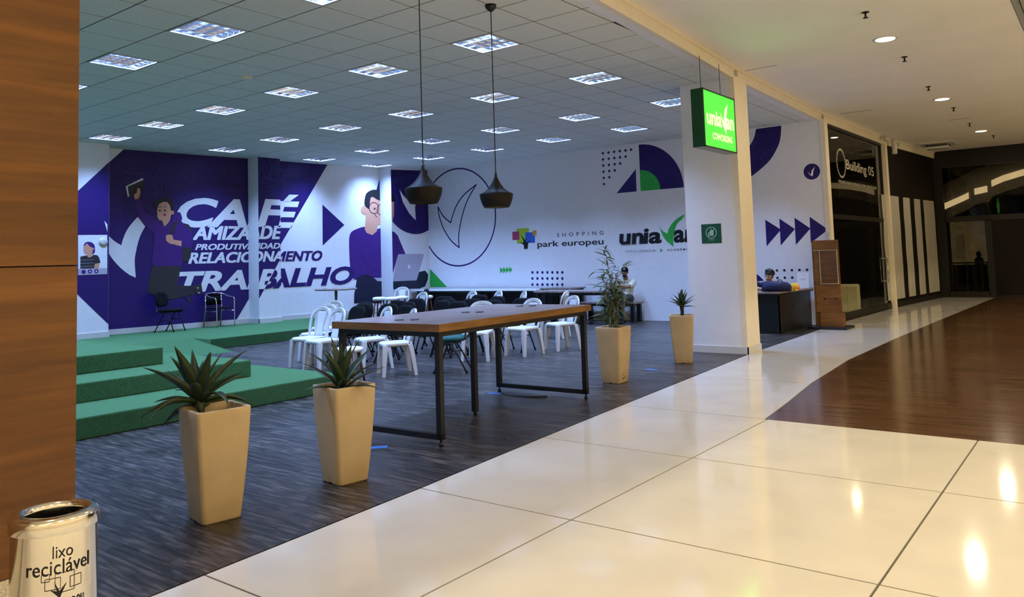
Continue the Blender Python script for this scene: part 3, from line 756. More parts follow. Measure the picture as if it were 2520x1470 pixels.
for (x, y) in ((-0.24, -0.24), (0.24, -0.24), (-0.24, 0.24), (0.24, 0.24)):
    m = MB(); m.bar((x, y, -0.125), (x, y, -0.045), 0.02); m.build('hanger', M['darkframe'], t)

# two black pendant lamps over the long table
def pendant(loc, label, lit):
    t = thing('pendant_lamp', label, 'pendant lamp', loc, 0, 'pendant lamps over the long table')
    zt = ZC
    m = MB(); m.lathe([(0.06, zt), (0.056, zt - 0.03), (0.03, zt - 0.06), (0.008, zt - 0.075)], 20); m.build('canopy', M['blackmetal'], t)
    m = MB(); m.tube([(0, 0, zt - 0.07), (0, 0, 2.40)], 0.005, 6); m.build('cord', M['cordblack'], t)
    m = MB(); m.lathe([(0.008, 2.41), (0.014, 2.39), (0.015, 2.365), (0.02, 2.345)], 16); m.build('socket_cap', M['blackmetal'], t)
    outer = [(0.019, 2.352), (0.03, 2.325), (0.052, 2.285), (0.085, 2.24), (0.128, 2.205), (0.170, 2.185), (0.1725, 2.178), (0.165, 2.13), (0.148, 2.08), (0.128, 2.045)]
    inner = [(r - 0.006, z) for r, z in reversed(outer[5:])] + [(0.10, 2.2), (0.03, 2.30)]
    m = MB(); m.lathe(outer + inner, 36, caps=False); m.build('shade', M['lampblack'], t)
    m = MB(); m.ell((0, 0, 2.12), (0.032, 0.032, 0.045), 14, 8)
    m.build('bulb', M['bulb' if lit else 'bulboff'], t)
M['bulb'] = mat('lit_bulb', (1, 0.9, 0.6), 0.4, emit=(1.0, 0.74, 0.32), estr=60)
M['bulboff'] = mat('weak_bulb', (0.9, 0.8, 0.6), 0.4, emit=(1.0, 0.62, 0.3), estr=8)
pendant((-4.98, 5.17, 0), 'black pendant lamp nearer the wooden wall, hanging over the long table', False)
pendant((-5.0, 6.26, 0), 'black pendant lamp with visible lit bulb, nearer the white column', True)

# green light box
sg = thing('light_box_sign', 'glowing green light box sign hanging before the white column', 'sign', (0, 0, 0))
ya, yb, za, zb, xf = 9.70, 10.80, 2.92, 3.71, -4.20
m = MB(); m.box(xf - 0.17, xf - 0.006, ya, yb, za + 0.004, zb); m.build('case', M['signcase'], sg, bevel=0.004)
m = MB(); m.box(xf - 0.165, xf - 0.01, ya + 0.01, yb - 0.01, za, za + 0.005); m.build('underside', M['signbase'], sg)
m = MB(); m.box(xf - 0.006, xf, ya + 0.022, yb - 0.022, za + 0.022, zb - 0.022); m.build('lit_face', M['signface'], sg)
for (y0, y1, z0, z1) in [(ya, yb, za, za + 0.022), (ya, yb, zb - 0.022, zb), (ya, ya + 0.022, za, zb), (yb - 0.022, yb, za, zb)]:
    m = MB(); m.box(xf - 0.007, xf + 0.006, y0, y1, z0, z1); m.build('face_frame', M['signcase'], sg)
for yw in (ya + 0.14, yb - 0.3):
    m = MB(); m.tube([(xf - 0.08, yw, zb), (xf - 0.08, yw, ZC + 0.01)], 0.004, 6); m.build('suspension_wire', M['blackmetal'], sg)
def sp(u, v): return Vector((xf + 0.004, ya + (yb - ya) * u, za + (zb - za) * v))
text_obj('lettering', 'unia', sp(0.09, 0.40), sp(0.54, 0.40), sp(0.09, 0.66), M['signtext'], sg, offset=0.03)
text_obj('lettering', 'an', sp(0.68, 0.40), sp(0.93, 0.40), sp(0.68, 0.60), M['signtext'], sg, offset=0.03)
text_obj('lettering', 'COWORKING', sp(0.24, 0.16), sp(0.86, 0.16), sp(0.24, 0.28), M['signtext'], sg, offset=0.02)
m = MB(); m.add([sp(u, v) for u, v in [(0.50, 0.68), (0.60, 0.52), (0.66, 0.75), (0.76, 0.86), (0.70, 0.62), (0.68, 0.30), (0.58, 0.44)]], [(0, 1, 5, 6), (1, 2, 4, 5), (2, 3, 4)]); m.build('tick_mark', M['signtext'], sg)

# ================================================================== WALL PRINTS
def area2(p): return sum(p[i][0] * p[(i + 1) % len(p)][1] - p[(i + 1) % len(p)][0] * p[i][1] for i in range(len(p)))
class Surf:
    """a wall face that carries prints: point, normal, right direction"""
    def __init__(s, p, n, parent): s.p, s.n, s.parent = Vector(p), Vector(n).normalized(), parent; s.u = Vector((0, 0, 1)).cross(s.n).normalized(); s.o = Vector((s.p.x, s.p.y, 0))
    def uv(s, px, py): q = on_plane(px, py, s.p, s.n) - s.o; return (q.dot(s.u), q.z)
    def at(s, u, z, lift): return s.o + s.u * u + Vector((0, 0, z)) + s.n * lift
_nm = Vector((1, -0.1185, 0))
S_MAIN = Surf((-16.9, 8.25, 0), _nm, wall_m)
S_PL = Surf((PIER_L, 7, 0), (1, 0, 0), pier_l)
S_P1 = Surf((P1X, 11.4, 0), (1, 0, 0), pier_1)
S_P2 = Surf((P2X, 15.5, 0), (1, 0, 0), pier_2)
S_END = Surf((-10, YE, 0), (0, -1, 0), wall_e)
S_PAN = Surf((-8, YE - 0.02, 0), (0, -1, 0), panel)
S_COL = Surf((-5, 11.40, 0), (0, -1, 0), column)
def clip_poly(poly, a, b, c):
    """keep a*x+b*y+c >= 0"""
    out = []
    for i in range(len(poly)):
        p, q = poly[i], poly[(i + 1) % len(poly)]; dp, dq = a * p[0] + b * p[1] + c, a * q[0] + b * q[1] + c
        if dp >= 0: out.append(p)
        if dp * dq < 0: t = dp / (dp - dq); out.append((p[0] + (q[0] - p[0]) * t, p[1] + (q[1] - p[1]) * t))
    return out
def flat(surf, polys, lift):
    m = MB()
    for p in polys:
        if len(p) < 3: continue
        tri = tessellate_polygon([[Vector((a, b, 0)) for a, b in p]])
        m.add([surf.at(a, b, lift) for a, b in p], [tuple(t) for t in tri])
    return m
def decal(name, surf, pts, material, lift=0.003, clip=None):
    p = [surf.uv(*q) for q in pts]
    if clip is not None:
        for c in clip: p = clip_poly(p, *c)
    return flat(surf, [p], lift).build(name, M[material], surf.parent)
def discs(name, surf, pts, r, material, lift=0.003, seg=12):
    polys = []
    for q in pts:
        u, z = surf.uv(*q); polys.append([(u + r * math.cos(2 * math.pi * k / seg), z + r * math.sin(2 * math.pi * k / seg)) for k in range(seg)])
    return flat(surf, polys, lift).build(name, M[material], surf.parent)
def outline(name, surf, uvs, w, material, lift=0.003, closed=True):
    polys = []; n = len(uvs)
    for i in range(n if closed else n - 1):
        a, b = Vector(uvs[i]), Vector(uvs[(i + 1) % n]); d = (b - a).normalized(); e = Vector((-d.y, d.x)) * (w / 2); d = d * (w * 0.3)
        polys.append([tuple(a - d + e), tuple(b + d + e), tuple(b + d - e), tuple(a - d - e)])
    m = MB()
    for k, p in enumerate(polys): m.add([surf.at(x, z, lift + (k % 2) * 0.0004) for x, z in p], [(0, 1, 2, 3)])
    return m.build(name, M[material], surf.parent)
def smooth(pts, n=6, closed=False):
    out = []; N = len(pts)
    for i in range(N if closed else N - 1):
        p0, p1, p2, p3 = [Vector(pts[(i + k) % N] if closed else pts[min(max(i + k, 0), N - 1)]) for k in (-1, 0, 1, 2)]
        for j in range(n):
            t = j / n; out.append(tuple(0.5 * ((2 * p1) + (p2 - p0) * t + (2 * p0 - 5 * p1 + 4 * p2 - p3) * t * t + (3 * p1 - p0 - 3 * p2 + p3) * t ** 3)))
    if not closed: out.append(tuple(pts[-1]))
    return out
A1 = lambda x, y: (200 + x / 2.94, 340 + y / 2.94)          # readings taken from enlarged views
A2 = lambda x, y: (600 + x / 3.196, 380 + y / 3.196)
A3 = lambda x, y: (1040 + x / 2.939, 340 + y / 2.939)
A4 = lambda x, y: (1240 + x / 5.478, 540 + y / 5.478)
A5 = lambda x, y: (1660 + x / 2.0425, 160 + y / 2.0425)
A6 = lambda x, y: (200 + x / 7.35, 500 + y / 7.35)
A7 = lambda x, y: (1840 + x / 14.7, 640 + y / 14.7)
def L(fn, *pts): return [fn(*p) for p in pts]

# right edge of the purple field runs as one straight diagonal over wall and pier
def yz(surf, px, py): q = on_plane(px, py, surf.p, surf.n); return q.y, q.z
dt, db = yz(S_MAIN, 803, 410), yz(S_MAIN, 583, 786)
def diag(y_of_u):                              # half plane left of the diagonal, in (u, z) of a face; y = a + b*u
    a, b = y_of_u
    # y <= dt.y + (z-dt.z)*k  ->  -(a + b u) + dt.y - dt.z k + k z >= 0
    k = (dt[0] - db[0]) / (dt[1] - db[1]); return (-b, k, -a + dt[0] - dt[1] * k)
def yu(s): return (s.o.y, s.u.y)
def neg(c): return (-c[0], -c[1], -c[2])
def ylim(s, y, keep_above):
    a, b = yu(s); return (b, 0, a - y) if keep_above else (-b, 0, y - a)
zt, zb = ZC - 0.002, 0.312
def wallrect(s, y0, y1): a, b = yu(s); return [((y0 - a) / b, zb), ((y1 - a) / b, zb), ((y1 - a) / b, zt), ((y0 - a) / b, zt)]
def put(name, s, poly, clips, material, lift):
    for c in clips: poly = clip_poly(poly, *c)
    return flat(s, [poly], lift).build(name, M[material], s.parent)
# top left and bottom left corners of the field are cut off diagonally
cl_top = (yz(S_PL, 208, 455), yz(S_PL, 265, 402)); cl_bot = (yz(S_PL, 208, 742), yz(S_PL, 265, 797))
def halfline(s, p, q, sign):
    a, b = yu(s); k = (q[1] - p[1]) / (q[0] - p[0])   # z = p.z + k (y - p.y)
    # sign=+1 keep below : p.z + k(y-p.y) - z >= 0
    return (sign * k * b, -sign, sign * (p[1] + k * (a - p[0])))
put('purple_field', S_MAIN, wallrect(S_MAIN, 7.745, P1A - 0.001), [diag(yu(S_MAIN)), halfline(S_MAIN, *[yz(S_MAIN, 266, 402), yz(S_MAIN, 303, 369)], 1)], 'purple', 0.002)
put('purple_field', S_MAIN, wallrect(S_MAIN, P1B, P2A), [diag(yu(S_MAIN))], 'purple', 0.002)
put('purple_field', S_P1, wallrect(S_P1, P1A, P1B), [diag(yu(S_P1))], 'purple', 0.002)
put('purple_field', S_PL, wallrect(S_PL, 4.7, 7.738), [halfline(S_PL, *cl_top, 1), halfline(S_PL, *cl_bot, -1)], 'purple', 0.002)

# lettering: (text, left px, baseline px, right px, top px), split over wall / pier and over the diagonal
def wall_text(s, p_left_bottom, p_right_top, surf_l=S_MAIN, surf_r=S_MAIN, offset=0.0, shear=0.25, lift=0.006, bold=0.04):
    vs, fs = text_mesh(s, offset=offset, shear=shear)
    y0, z0 = yz(surf_l, *p_left_bottom); y1, z1 = yz(surf_r, *p_right_top)
    w = bold * (z1 - z0); y0, y1, z0, z1 = y0 + w, y1 - w, z0 + w * 0.6, z1 - w * 0.6
    tris = [([(y0 + (y1 - y0) * vs[i][0] + dx * w, z0 + (z1 - z0) * vs[i][1] + dz * w * 0.6) for i in f], q * 0.00015)
            for q, (dx, dz) in enumerate(((0, 0), (-1, -1), (1, -1), (-1, 1), (1, 1))) for f in fs]      # strokes thickened all round
    k = (dt[0] - db[0]) / (dt[1] - db[1]); dg = (-1, k, dt[0] - dt[1] * k)
    for surf, a, b in ((S_MAIN, 5, P1A), (S_P1, P1A, P1B), (S_MAIN, P1B, P2A)):
        for cond, mt in ((dg, 'print_white'), (neg(dg), 'purple')):
            out = []
            for t, dl in tris:
                p = clip_poly(clip_poly(clip_poly(t, 1, 0, -a), -1, 0, b), *cond)
                if len(p) >= 3:
                    o_, b_ = yu(surf); out.append(([((y - o_) / b_, z) for y, z in p], dl))
            if out:
                m = MB()
                for p, dl in out: m.add([surf.at(u, z, lift + dl) for u, z in p], [tuple(range(len(p)))])
                m.build('mural_lettering', M[mt], surf.parent)
wall_text('CAFÉ', (434, 560), (736, 480), offset=0.035, bold=0.002)
wall_text('AMIZADE', (474, 591), (693, 556), surf_r=S_P1, bold=0.055)
wall_text('PRODUTIVIDADE', (480, 616), (702, 598), surf_r=S_P1, bold=0.055)
wall_text('RELACIONAMENTO', (463, 650), (793, 617), bold=0.055)
wall_text('TRABALHO', (437, 722), (872, 655), offset=0.035, bold=0.002)

# tick mark of the left figure
tick = smooth(L(A6, (470, 570), (600, 690), (722, 765))) + smooth(L(A6, (745, 680), (800, 540), (880, 410), (1022, 248))) + smooth(L(A6, (1155, 425), (1080, 560), (1030, 700), (990, 870), (965, 1050), (985, 1350))) + smooth(L(A6, (870, 1300), (740, 1200), (640, 1100), (540, 980), (470, 855)))
tick = [(max(p[0], 266.5), p[1]) for p in tick]
decal('tick_mark', S_MAIN, tick, 'print_white', 0.004)
decal('tick_mark', S_PL, L(A6, (415, 320), (470, 385), (470, 525)), 'print_white', 0.004)
# young man with the book
D = lambda name, material, lift, *pts: decal(name, S_MAIN, L(A1, *pts), material, lift)
D('figure_trousers', 'print_grey', 0.008, (515, 920), (722, 920), (705, 1010), (692, 1062), (760, 1070), (822, 1065), (822, 1128), (740, 1148), (640, 1168), (560, 1150), (480, 1120), (486, 1040))
D('figure_shoe', 'print_grey', 0.0085, (815, 1065), (868, 1058), (880, 1132), (828, 1126))
D('figure_shoe', 'print_grey', 0.0085, (758, 1145), (776, 1143), (796, 1190), (772, 1182))
D('figure_backpack', 'print_grey', 0.009, (735, 615), (775, 625), (800, 660), (808, 700), (800, 790), (788, 870), (765, 893), (735, 896), (700, 830), (640, 785), (720, 760))
decal('figure_sweater', S_MAIN, smooth(L(A1, (385, 450), (422, 437), (455, 520), (500, 560), (570, 600), (600, 640), (650, 600), (690, 575), (740, 620), (795, 680), (808, 740), (790, 795), (735, 790), (727, 860), (725, 922), (620, 925), (520, 922), (513, 850), (525, 760), (520, 690), (480, 655), (420, 580), (395, 510)), 3, True), 'violet', 0.010)
D('figure_hood', 'violet', 0.0105, (650, 615), (662, 560), (685, 532), (716, 540), (730, 580), (718, 615))
D('figure_strap', 'print_grey', 0.011, (640, 695), (650, 640), (672, 612), (695, 600), (700, 612), (680, 640), (668, 692))
D('figure_face', 'print_skin', 0.011, (548, 570), (548, 510), (560, 470), (600, 458), (635, 470), (652, 525), (670, 530), (668, 552), (648, 556), (642, 592), (625, 618), (600, 642), (584, 600), (562, 592))
D('figure_hair', 'print_hair', 0.012, (512, 482), (522, 455), (545, 452), (562, 430), (600, 432), (622, 428), (655, 448), (668, 478), (666, 525), (648, 525), (640, 490), (622, 462), (590, 462), (562, 478), (548, 512), (530, 498))
D('figure_hand', 'print_skin', 0.0125, (610, 708), (628, 698), (658, 702), (665, 735), (725, 745), (722, 783), (660, 768), (640, 765), (612, 742))
D('figure_hand', 'print_skin', 0.013, (378, 412), (400, 395), (404, 362), (424, 366), (428, 392), (416, 436), (388, 446))
D('book_pages', 'print_white', 0.012, (320, 350), (440, 290), (450, 300), (345, 425), (335, 425))
D('book_cover', 'print_grey', 0.0128, (334, 352), (448, 302), (456, 355), (345, 428))
discs('figure_eyes', S_MAIN, L(A1, (566, 525), (604, 524)), 0.022, 'print_hair', 0.0135)
discs('figure_mouth', S_MAIN, L(A1, (602, 556)), 0.03, 'print_red', 0.0135)
for pts in ([(556, 500), (580, 496), (580, 500), (557, 504)], [(594, 495), (616, 497), (616, 501), (594, 499)], [(583, 515), (586, 515), (580, 545), (574, 545), (580, 540)]):
    D('figure_brow', 'print_hair', 0.0135, *pts)
discs('figure_buttons', S_MAIN, L(A1, (842, 1085), (850, 1120)), 0.02, 'print_silver', 0.0095)
# video call card on the near pier
DP = lambda name, material, lift, *pts: decal(name, S_PL, L(A6, *pts), material, lift)
DP('call_card', 'print_white', 0.005, (-60, 580), (468, 576), (468, 1285), (-60, 1306))
DP('call_bar', 'print_silver', 0.006, (-60, 1190), (468, 1178), (468, 1285), (-60, 1306))
DP('caller_hair', 'violet', 0.0065, (40, 760), (70, 715), (120, 698), (180, 708), (225, 740), (245, 790), (245, 890), (205, 935), (60, 915), (40, 860))
DP('caller_face', 'print_skin', 0.007, (45, 780), (100, 728), (150, 785), (205, 812), (230, 812), (222, 845), (205, 845), (195, 940), (165, 980), (130, 985), (95, 950), (95, 915), (60, 905), (45, 850))
DP('caller_shirt', 'print_grey', 0.0068, (-20, 970), (95, 945), (130, 985), (165, 980), (220, 935), (290, 945), (320, 985), (345, 1080), (245, 1100), (230, 1182), (-20, 1188))
DP('caller_arm', 'print_skin', 0.0066, (240, 1100), (330, 1085), (315, 1176), (228, 1182))
for zz in (1030, 1085, 1145): DP('shirt_stripe', 'print_silver', 0.0072, (-20, zz + 4), (230, zz - 6), (230, zz - 2), (-20, zz + 9))
discs('call_buttons', S_PL, L(A6, (40, 1245), (155, 1238), (270, 1233)), 0.042, 'violet', 0.0075, 20)
discs('call_button_marks', S_PL, L(A6, (155, 1240), (270, 1234)), 0.016, 'print_white', 0.008)

# right hand part of the mural
decal('purple_arrowhead', S_MAIN, L(A2, (618, 395), (790, 555), (620, 718)), 'purple', 0.003)
E2 = lambda name, material, lift, *pts: decal(name, S_MAIN, L(A2, *pts), material, lift)
lim = [ylim(S_MAIN, P2A - 0.001, False)]
decal('purple_disc', S_MAIN, L(A2, (1040, 290), (1060, 215), (1085, 165), (1130, 110), (1150, 118), (1150, 560), (1050, 500)), 'purple', 0.003, lim)
decal('figure_sweater', S_MAIN, smooth(L(A2, (828, 720), (832, 640), (860, 600), (950, 570), (1000, 600), (1050, 588), (1150, 600), (1150, 975), (1000, 980), (870, 985), (838, 900)), 3, True), 'violet', 0.005, lim)
decal('figure_trousers', S_MAIN, L(A2, (866, 1172), (868, 1100), (890, 975), (925, 952), (965, 945), (1020, 965), (1050, 998), (1150, 1003), (1150, 1172)), 'print_navy', 0.006, lim)
decal('laptop_base', S_MAIN, L(A2, (1020, 972), (1150, 972), (1150, 998), (1052, 996)), 'print_silver', 0.0065, lim)
decal('figure_face', S_MAIN, L(A2, (958, 430), (985, 345), (1030, 330), (1150, 370), (1150, 480), (1100, 545), (1050, 556), (1046, 605), (1010, 636), (965, 618), (950, 590), (958, 500)), 'print_skin', 0.007, lim)
decal('figure_hair', S_MAIN, smooth(L(A2, (950, 400), (950, 350), (965, 305), (1010, 280), (1060, 282), (1150, 300), (1150, 372), (1060, 362), (1015, 336), (995, 350), (985, 425), (972, 425)), 3, True), 'print_hair', 0.008, lim)
discs('figure_ear', S_MAIN, L(A2, (950, 438)), 0.12, 'print_skin', 0.0068, 16)
def circ(s, c, r, n=22): u, z = s.uv(*c); return [(u + r * math.cos(2 * math.pi * k / n), z + r * math.sin(2 * math.pi * k / n)) for k in range(n)]
outline('figure_glasses', S_MAIN, circ(S_MAIN, A2(1022, 423), 0.155), 0.02, 'print_hair', 0.009)
outline('figure_glasses', S_MAIN, [p for p in circ(S_MAIN, A2(1082, 436), 0.15)], 0.02, 'print_hair', 0.009)
discs('figure_eyes', S_MAIN, L(A2, (1027, 428), (1082, 438)), 0.03, 'print_hair', 0.0092)
outline('figure_smile', S_MAIN, [S_MAIN.uv(*A2(*p)) for p in ((1030, 475), (1036, 486), (1046, 493))], 0.02, 'print_hair', 0.0092, False)
outline('figure_fold', S_MAIN, [S_MAIN.uv(*A2(*p)) for p in ((930, 755), (942, 845), (990, 890), (1060, 935))], 0.025, 'purple', 0.0055, False)
# part printed on the corner pier
lim2 = [ylim(S_P2, P2A + 0.001, True), ylim(S_P2, YE - 0.004, False)]
G2 = lambda name, material, lift, *pts: decal(name, S_P2, L(A2, *pts), material, lift, lim2)
arc = smooth(L(A2, (1447, 600), (1400, 622), (1340, 628), (1270, 610), (1210, 572), (1168, 528)), 4)
decal('purple_disc', S_P2, L(A2, (1150, 120), (1460, 130), (1460, 595)) + arc + L(A2, (1150, 500)), 'purple', 0.003, lim2)
G2('tick_mark', 'print_white', 0.004, (1222, 275), (1255, 325), (1300, 372), (1318, 330), (1350, 280), (1400, 230), (1360, 330), (1346, 420), (1352, 520), (1300, 465), (1250, 375))
G2('figure_sweater', 'violet', 0.005, (1150, 600), (1185, 612), (1210, 640), (1272, 787), (1212, 790), (1165, 960), (1150, 960))
G2('figure_face', 'print_skin', 0.006, (1150, 370), (1180, 375), (1180, 470), (1168, 530), (1150, 540))
G2('figure_hair', 'print_hair', 0.0065, (1150, 300), (1175, 305), (1192, 340), (1185, 372), (1150, 372))
G2('figure_trousers', 'print_navy', 0.006, (1150, 1000), (1355, 992), (1378, 925), (1425, 915), (1449, 945), (1446, 985), (1425, 1040), (1380, 1056), (1150, 1062))
G2('laptop_lid', 'print_silver', 0.007, (1210, 792), (1222, 786), (1408, 783), (1416, 790), (1360, 985), (1350, 992), (1170, 1000))
discs('laptop_emblem', S_P2, L(A2, (1298, 885)), 0.055, 'print_white', 0.008, 16)

# ---- end wall
ce, top = S_END.uv(*A3(262, 570)), S_END.uv(*A3(268, 219)); bot = S_END.uv(*A3(258, 925)); R = (top[1] - bot[1]) / 2; cz = (top[1] + bot[1]) / 2
rt_ = S_END.uv(*A3(528, 570))[0]; cu = rt_ - R
ringp = [(cu + R * math.cos(2 * math.pi * k / 72), cz + R * math.sin(2 * math.pi * k / 72)) for k in range(72)]
umin = S_END.uv(1054, 600)[0] + 0.02
ringp = [p for p in ringp]
segs = [k for k in range(72) if min(ringp[k][0], ringp[(k + 1) % 72][0]) > umin]
start = [k for k in segs if (k - 1) % 72 not in segs][0]; order = [(start + i) % 72 for i in range(len(segs))]
outline('circle_outline', S_END, [ringp[k] for k in order] + [ringp[(order[-1] + 1) % 72]], 0.04, 'purple', 0.003, False)
tk = smooth(L(A3, (388, 337), (300, 410), (240, 500), (203, 612))) + smooth(L(A3, (203, 612), (150, 565), (112, 498))) + smooth(L(A3, (112, 498), (122, 570), (155, 660), (205, 740), (265, 793))) + smooth(L(A3, (265, 793), (262, 700), (285, 570), (325, 450), (388, 337)))
outline('tick_outline', S_END, [S_END.uv(*p) for p in tk], 0.035, 'purple', 0.003)
ED = lambda name, material, *pts: decal(name, S_END, L(A3, *pts), material, 0.003)
ED('green_triangle', 'print_green', (53, 945), (178, 1078), (53, 1078))
ED('purple_chevron', 'purple', (580, 393), (625, 417), (580, 447)); ED('purple_chevron', 'purple', (622, 388), (651, 417), (624, 449))
for k in range(4): ED('green_chevron', 'print_green', (560 + 22 * k, 933 - k), (585 + 22 * k, 955 - k), (561 + 22 * k, 980 - k))
discs('dot_pattern', S_END, L(A3, *[(1304 + 40.8 * i + 1.6 * j, 110 + 44.6 * j - 5.2 * i) for j in range(6) for i in range(6 - j)]), 0.032, 'purple')
discs('dot_pattern', S_END, L(A3, *[(795 + 36 * i, 972 + 44 * j) for j in range(3) for i in range(7)]), 0.036, 'purple')
ED('purple_triangle', 'purple', (1403, 400), (1542, 225), (1548, 386))
c0 = S_END.uv(*A3(1578, 384)); r0 = S_END.uv(*A3(1569, 47))[1] - c0[1]; r1 = S_END.uv(*A3(1575, 232))[1] - c0[1]
fan = lambda r, w: [(c0[0] + w * math.cos(t), c0[1] + r * math.sin(t)) for t in [math.pi / 2 * k / 20 for k in range(21)]] + [c0]
w0 = S_END.uv(*A3(1889, 355))[0] - c0[0]; w1 = S_END.uv(*A3(1720, 372))[0] - c0[0]
flat(S_END, [fan(r0, w0)], 0.003).build('purple_quarter_disc', M['purple'], wall_e)
flat(S_END, [fan(r1, w1)], 0.005).build('green_quarter_disc', M['print_green'], wall_e)
# shopping centre logo
LG = lambda name, material, lift, *pts: decal(name, S_END, L(A4, *pts), material, lift)
LG('logo_square', 'print_lime', 0.003, (172, 125), (338, 118), (335, 320), (176, 326)); LG('logo_square', 'print_red', 0.004, (115, 168), (207, 163), (210, 275), (118, 282))
LG('logo_square', 'print_blue', 0.004, (288, 180), (420, 172), (420, 315), (290, 318)); LG('logo_square', 'print_orange', 0.005, (388, 155), (440, 150), (442, 217), (390, 222))
LG('logo_tree', 'print_black', 0.006, (272, 400), (272, 355), (255, 335), (200, 303), (252, 316), (266, 318), (262, 280), (225, 203), (270, 255), (285, 280), (315, 245), (296, 292), (300, 312), (372, 278), (330, 318), (322, 400))
def txt(surf, s, lb, rt2, material, lift=0.004, tl_dx=0.0, **kw):
    (u0, z0), (u1, z1) = surf.uv(*lb), surf.uv(*rt2)
    return text_obj('lettering', s, surf.at(u0, z0, lift), surf.at(u1, z0, lift), surf.at(u0, z1, lift), M[material], surf.parent, **kw)
txt(S_END, 'SHOPPING', A4(718, 240), A4(1342, 155), 'print_black', spacing=1.9, offset=0.0)
txt(S_END, 'park europeu', A4(455, 400), A4(1342, 255), 'print_black', offset=0.012)
# university logo, on wall and board
txt(S_END, 'un', A4(1565, 345), A4(1888, 178), 'print_black', 0.025, offset=0.035, shear=0.08)
txt(S_PAN, 'ia', A4(1880, 335), A4(2122, 112), 'print_black', 0.004, offset=0.035, shear=0.08)
txt(S_PAN, 'an', A4(2292, 318), A4(2590, 128), 'print_black', 0.004, offset=0.035, shear=0.08)
tkp = smooth(L(A4, (2098, 92), (2140, 155), (2208, 193))) + smooth(L(A4, (2218, 140), (2262, 66), (2330, -5), (2440, -70))) + smooth(L(A4, (2400, 0), (2335, 62), (2300, 170), (2285, 270), (2290, 372))) + smooth(L(A4, (2200, 300), (2140, 215), (2098, 92)))
decal('logo_tick', S_PAN, tkp, 'print_green', 0.005)
txt(S_PAN, 'INTELIGÊNCIA', A4(1650, 447), A4(2050, 400), 'print_black', 0.025, spacing=1.6, offset=0.012)
decal('logo_arrow', S_PAN, L(A4, (2110, 392), (2142, 418), (2112, 444)), 'print_green', 0.004)
txt(S_PAN, 'ACADÊMICA', A4(2205, 428), A4(2560, 380), 'print_black', 0.004, spacing=1.6, offset=0.012)
# beyond the column
S5 = lambda name, material, lift, *pts: decal(name, S_END, L(A5, *pts), material, lift)
o5 = smooth(L(A5, (537, 305), (532, 370), (515, 420), (470, 490), (376, 568), (330, 585)), 4); i5 = smooth(L(A5, (330, 430), (371, 412), (398, 370), (410, 322)), 4)
decal('purple_arc', S_END, o5 + i5, 'purple', 0.003)
discs('purple_badge', S_END, [A5(690, 536)], 0.165, 'purple', 0.003, 36)
S5('badge_tick', 'print_white', 0.005, (668, 535), (685, 552), (690, 530), (706, 510), (698, 535), (695, 560), (680, 553))
for pts in (((456, 778), (535, 828), (463, 912)), ((527, 772), (605, 825), (534, 908)), ((603, 768), (683, 822), (610, 905)), ((679, 763), (772, 828), (685, 895))):
    S5('purple_arrowhead', 'purple', 0.003, *pts)
discs('dot_pattern', S_END, L(A7, (1060, 383), (1328, 378), (1600, 371), (1873, 363), (2150, 358), (1078, 650), (1345, 645), (1615, 640), (1890, 634), (2160, 628)), 0.027, 'print_navy')
decal('purple_wedge', S_END, L(A7, (60, 380), (245, 465), (420, 575), (590, 750), (60, 800)), 'purple', 0.003)
# no food sign on the column
cs = thing('notice_sign', 'square dark green no food or drink sign on the white column', 'sign', (0, 0, 0))
S_C = Surf((-5, 11.40, 0), (0, -1, 0), cs); S_C.parent = cs
(u0, z0), (u1, z1) = S_COL.uv(1728, 600), S_COL.uv(1774, 550)
m = MB(); a, b = S_COL.at(u0, z0, 0.001), S_COL.at(u1, z1, 0.006); m.box(a.x, b.x, b.y, a.y, z0, z1); m.build('sign_plate', M['signgreen'], cs)
M['pale'] = mat('pale_green_print', '9fc4b4', 0.5)
cc, cr = ((u0 + u1) / 2, z0 + (z1 - z0) * 0.55), (z1 - z0) * 0.28
outline('prohibition_ring', S_C, [(cc[0] + cr * math.cos(t), cc[1] + cr * math.sin(t)) for t in [2 * math.pi * k / 32 for k in range(32)]], 0.012, 'pale', 0.008)
outline('prohibition_bar', S_C, [(cc[0] - cr * 0.66, cc[1] - cr * 0.7), (cc[0] + cr * 0.66, cc[1] + cr * 0.7)], 0.010, 'pale', 0.0095, False)
flat(S_C, [[(cc[0] + x * cr, cc[1] + y * cr) for x, y in p] for p in ([(-0.25, 0.42), (0.5, 0.42), (0.42, -0.6), (-0.1, -0.6), (-0.1, 0.0), (-0.3, 0.1)], [(0.1, 0.42), (0.1, 0.75), (-0.25, 0.62), (-0.25, 0.55), (0.0, 0.64), (0.0, 0.42)], [(-0.65, -0.15), (-0.55, 0.05), (-0.3, 0.1), (-0.12, 0.0), (-0.1, -0.15)], [(-0.68, -0.25), (-0.1, -0.25), (-0.12, -0.38), (-0.66, -0.38)], [(-0.66, -0.46), (-0.1, -0.46), (-0.12, -0.6), (-0.55, -0.6)])], 0.0085).build('food_pictogram', M['pale'], cs)
(ua, za_), (ub, zb_) = (cc[0] - 0.045, z0 + 0.045), (cc[0] + 0.045, z0 + 0.062)
text_obj('lettering', 'PROIBIDO', S_C.at(ua, za_, 0.008), S_C.at(ub, za_, 0.008), S_C.at(ua, zb_, 0.008), M['pale'], cs, offset=0.01)
m = MB(); p = on_plane(260, 596, S_PL.p, S_PL.n); m.lathe([(0.09, 0), (0.088, 0.012), (0.03, 0.016)], 20)
o = m.build('wall_switch', M['white'], None, (p.x + 0.006, p.y - 0.05, p.z)); o.rotation_euler = (0, math.radians(90), 0); tag(o, 'small round white wall switch on the pier left of the mural', 'switch')

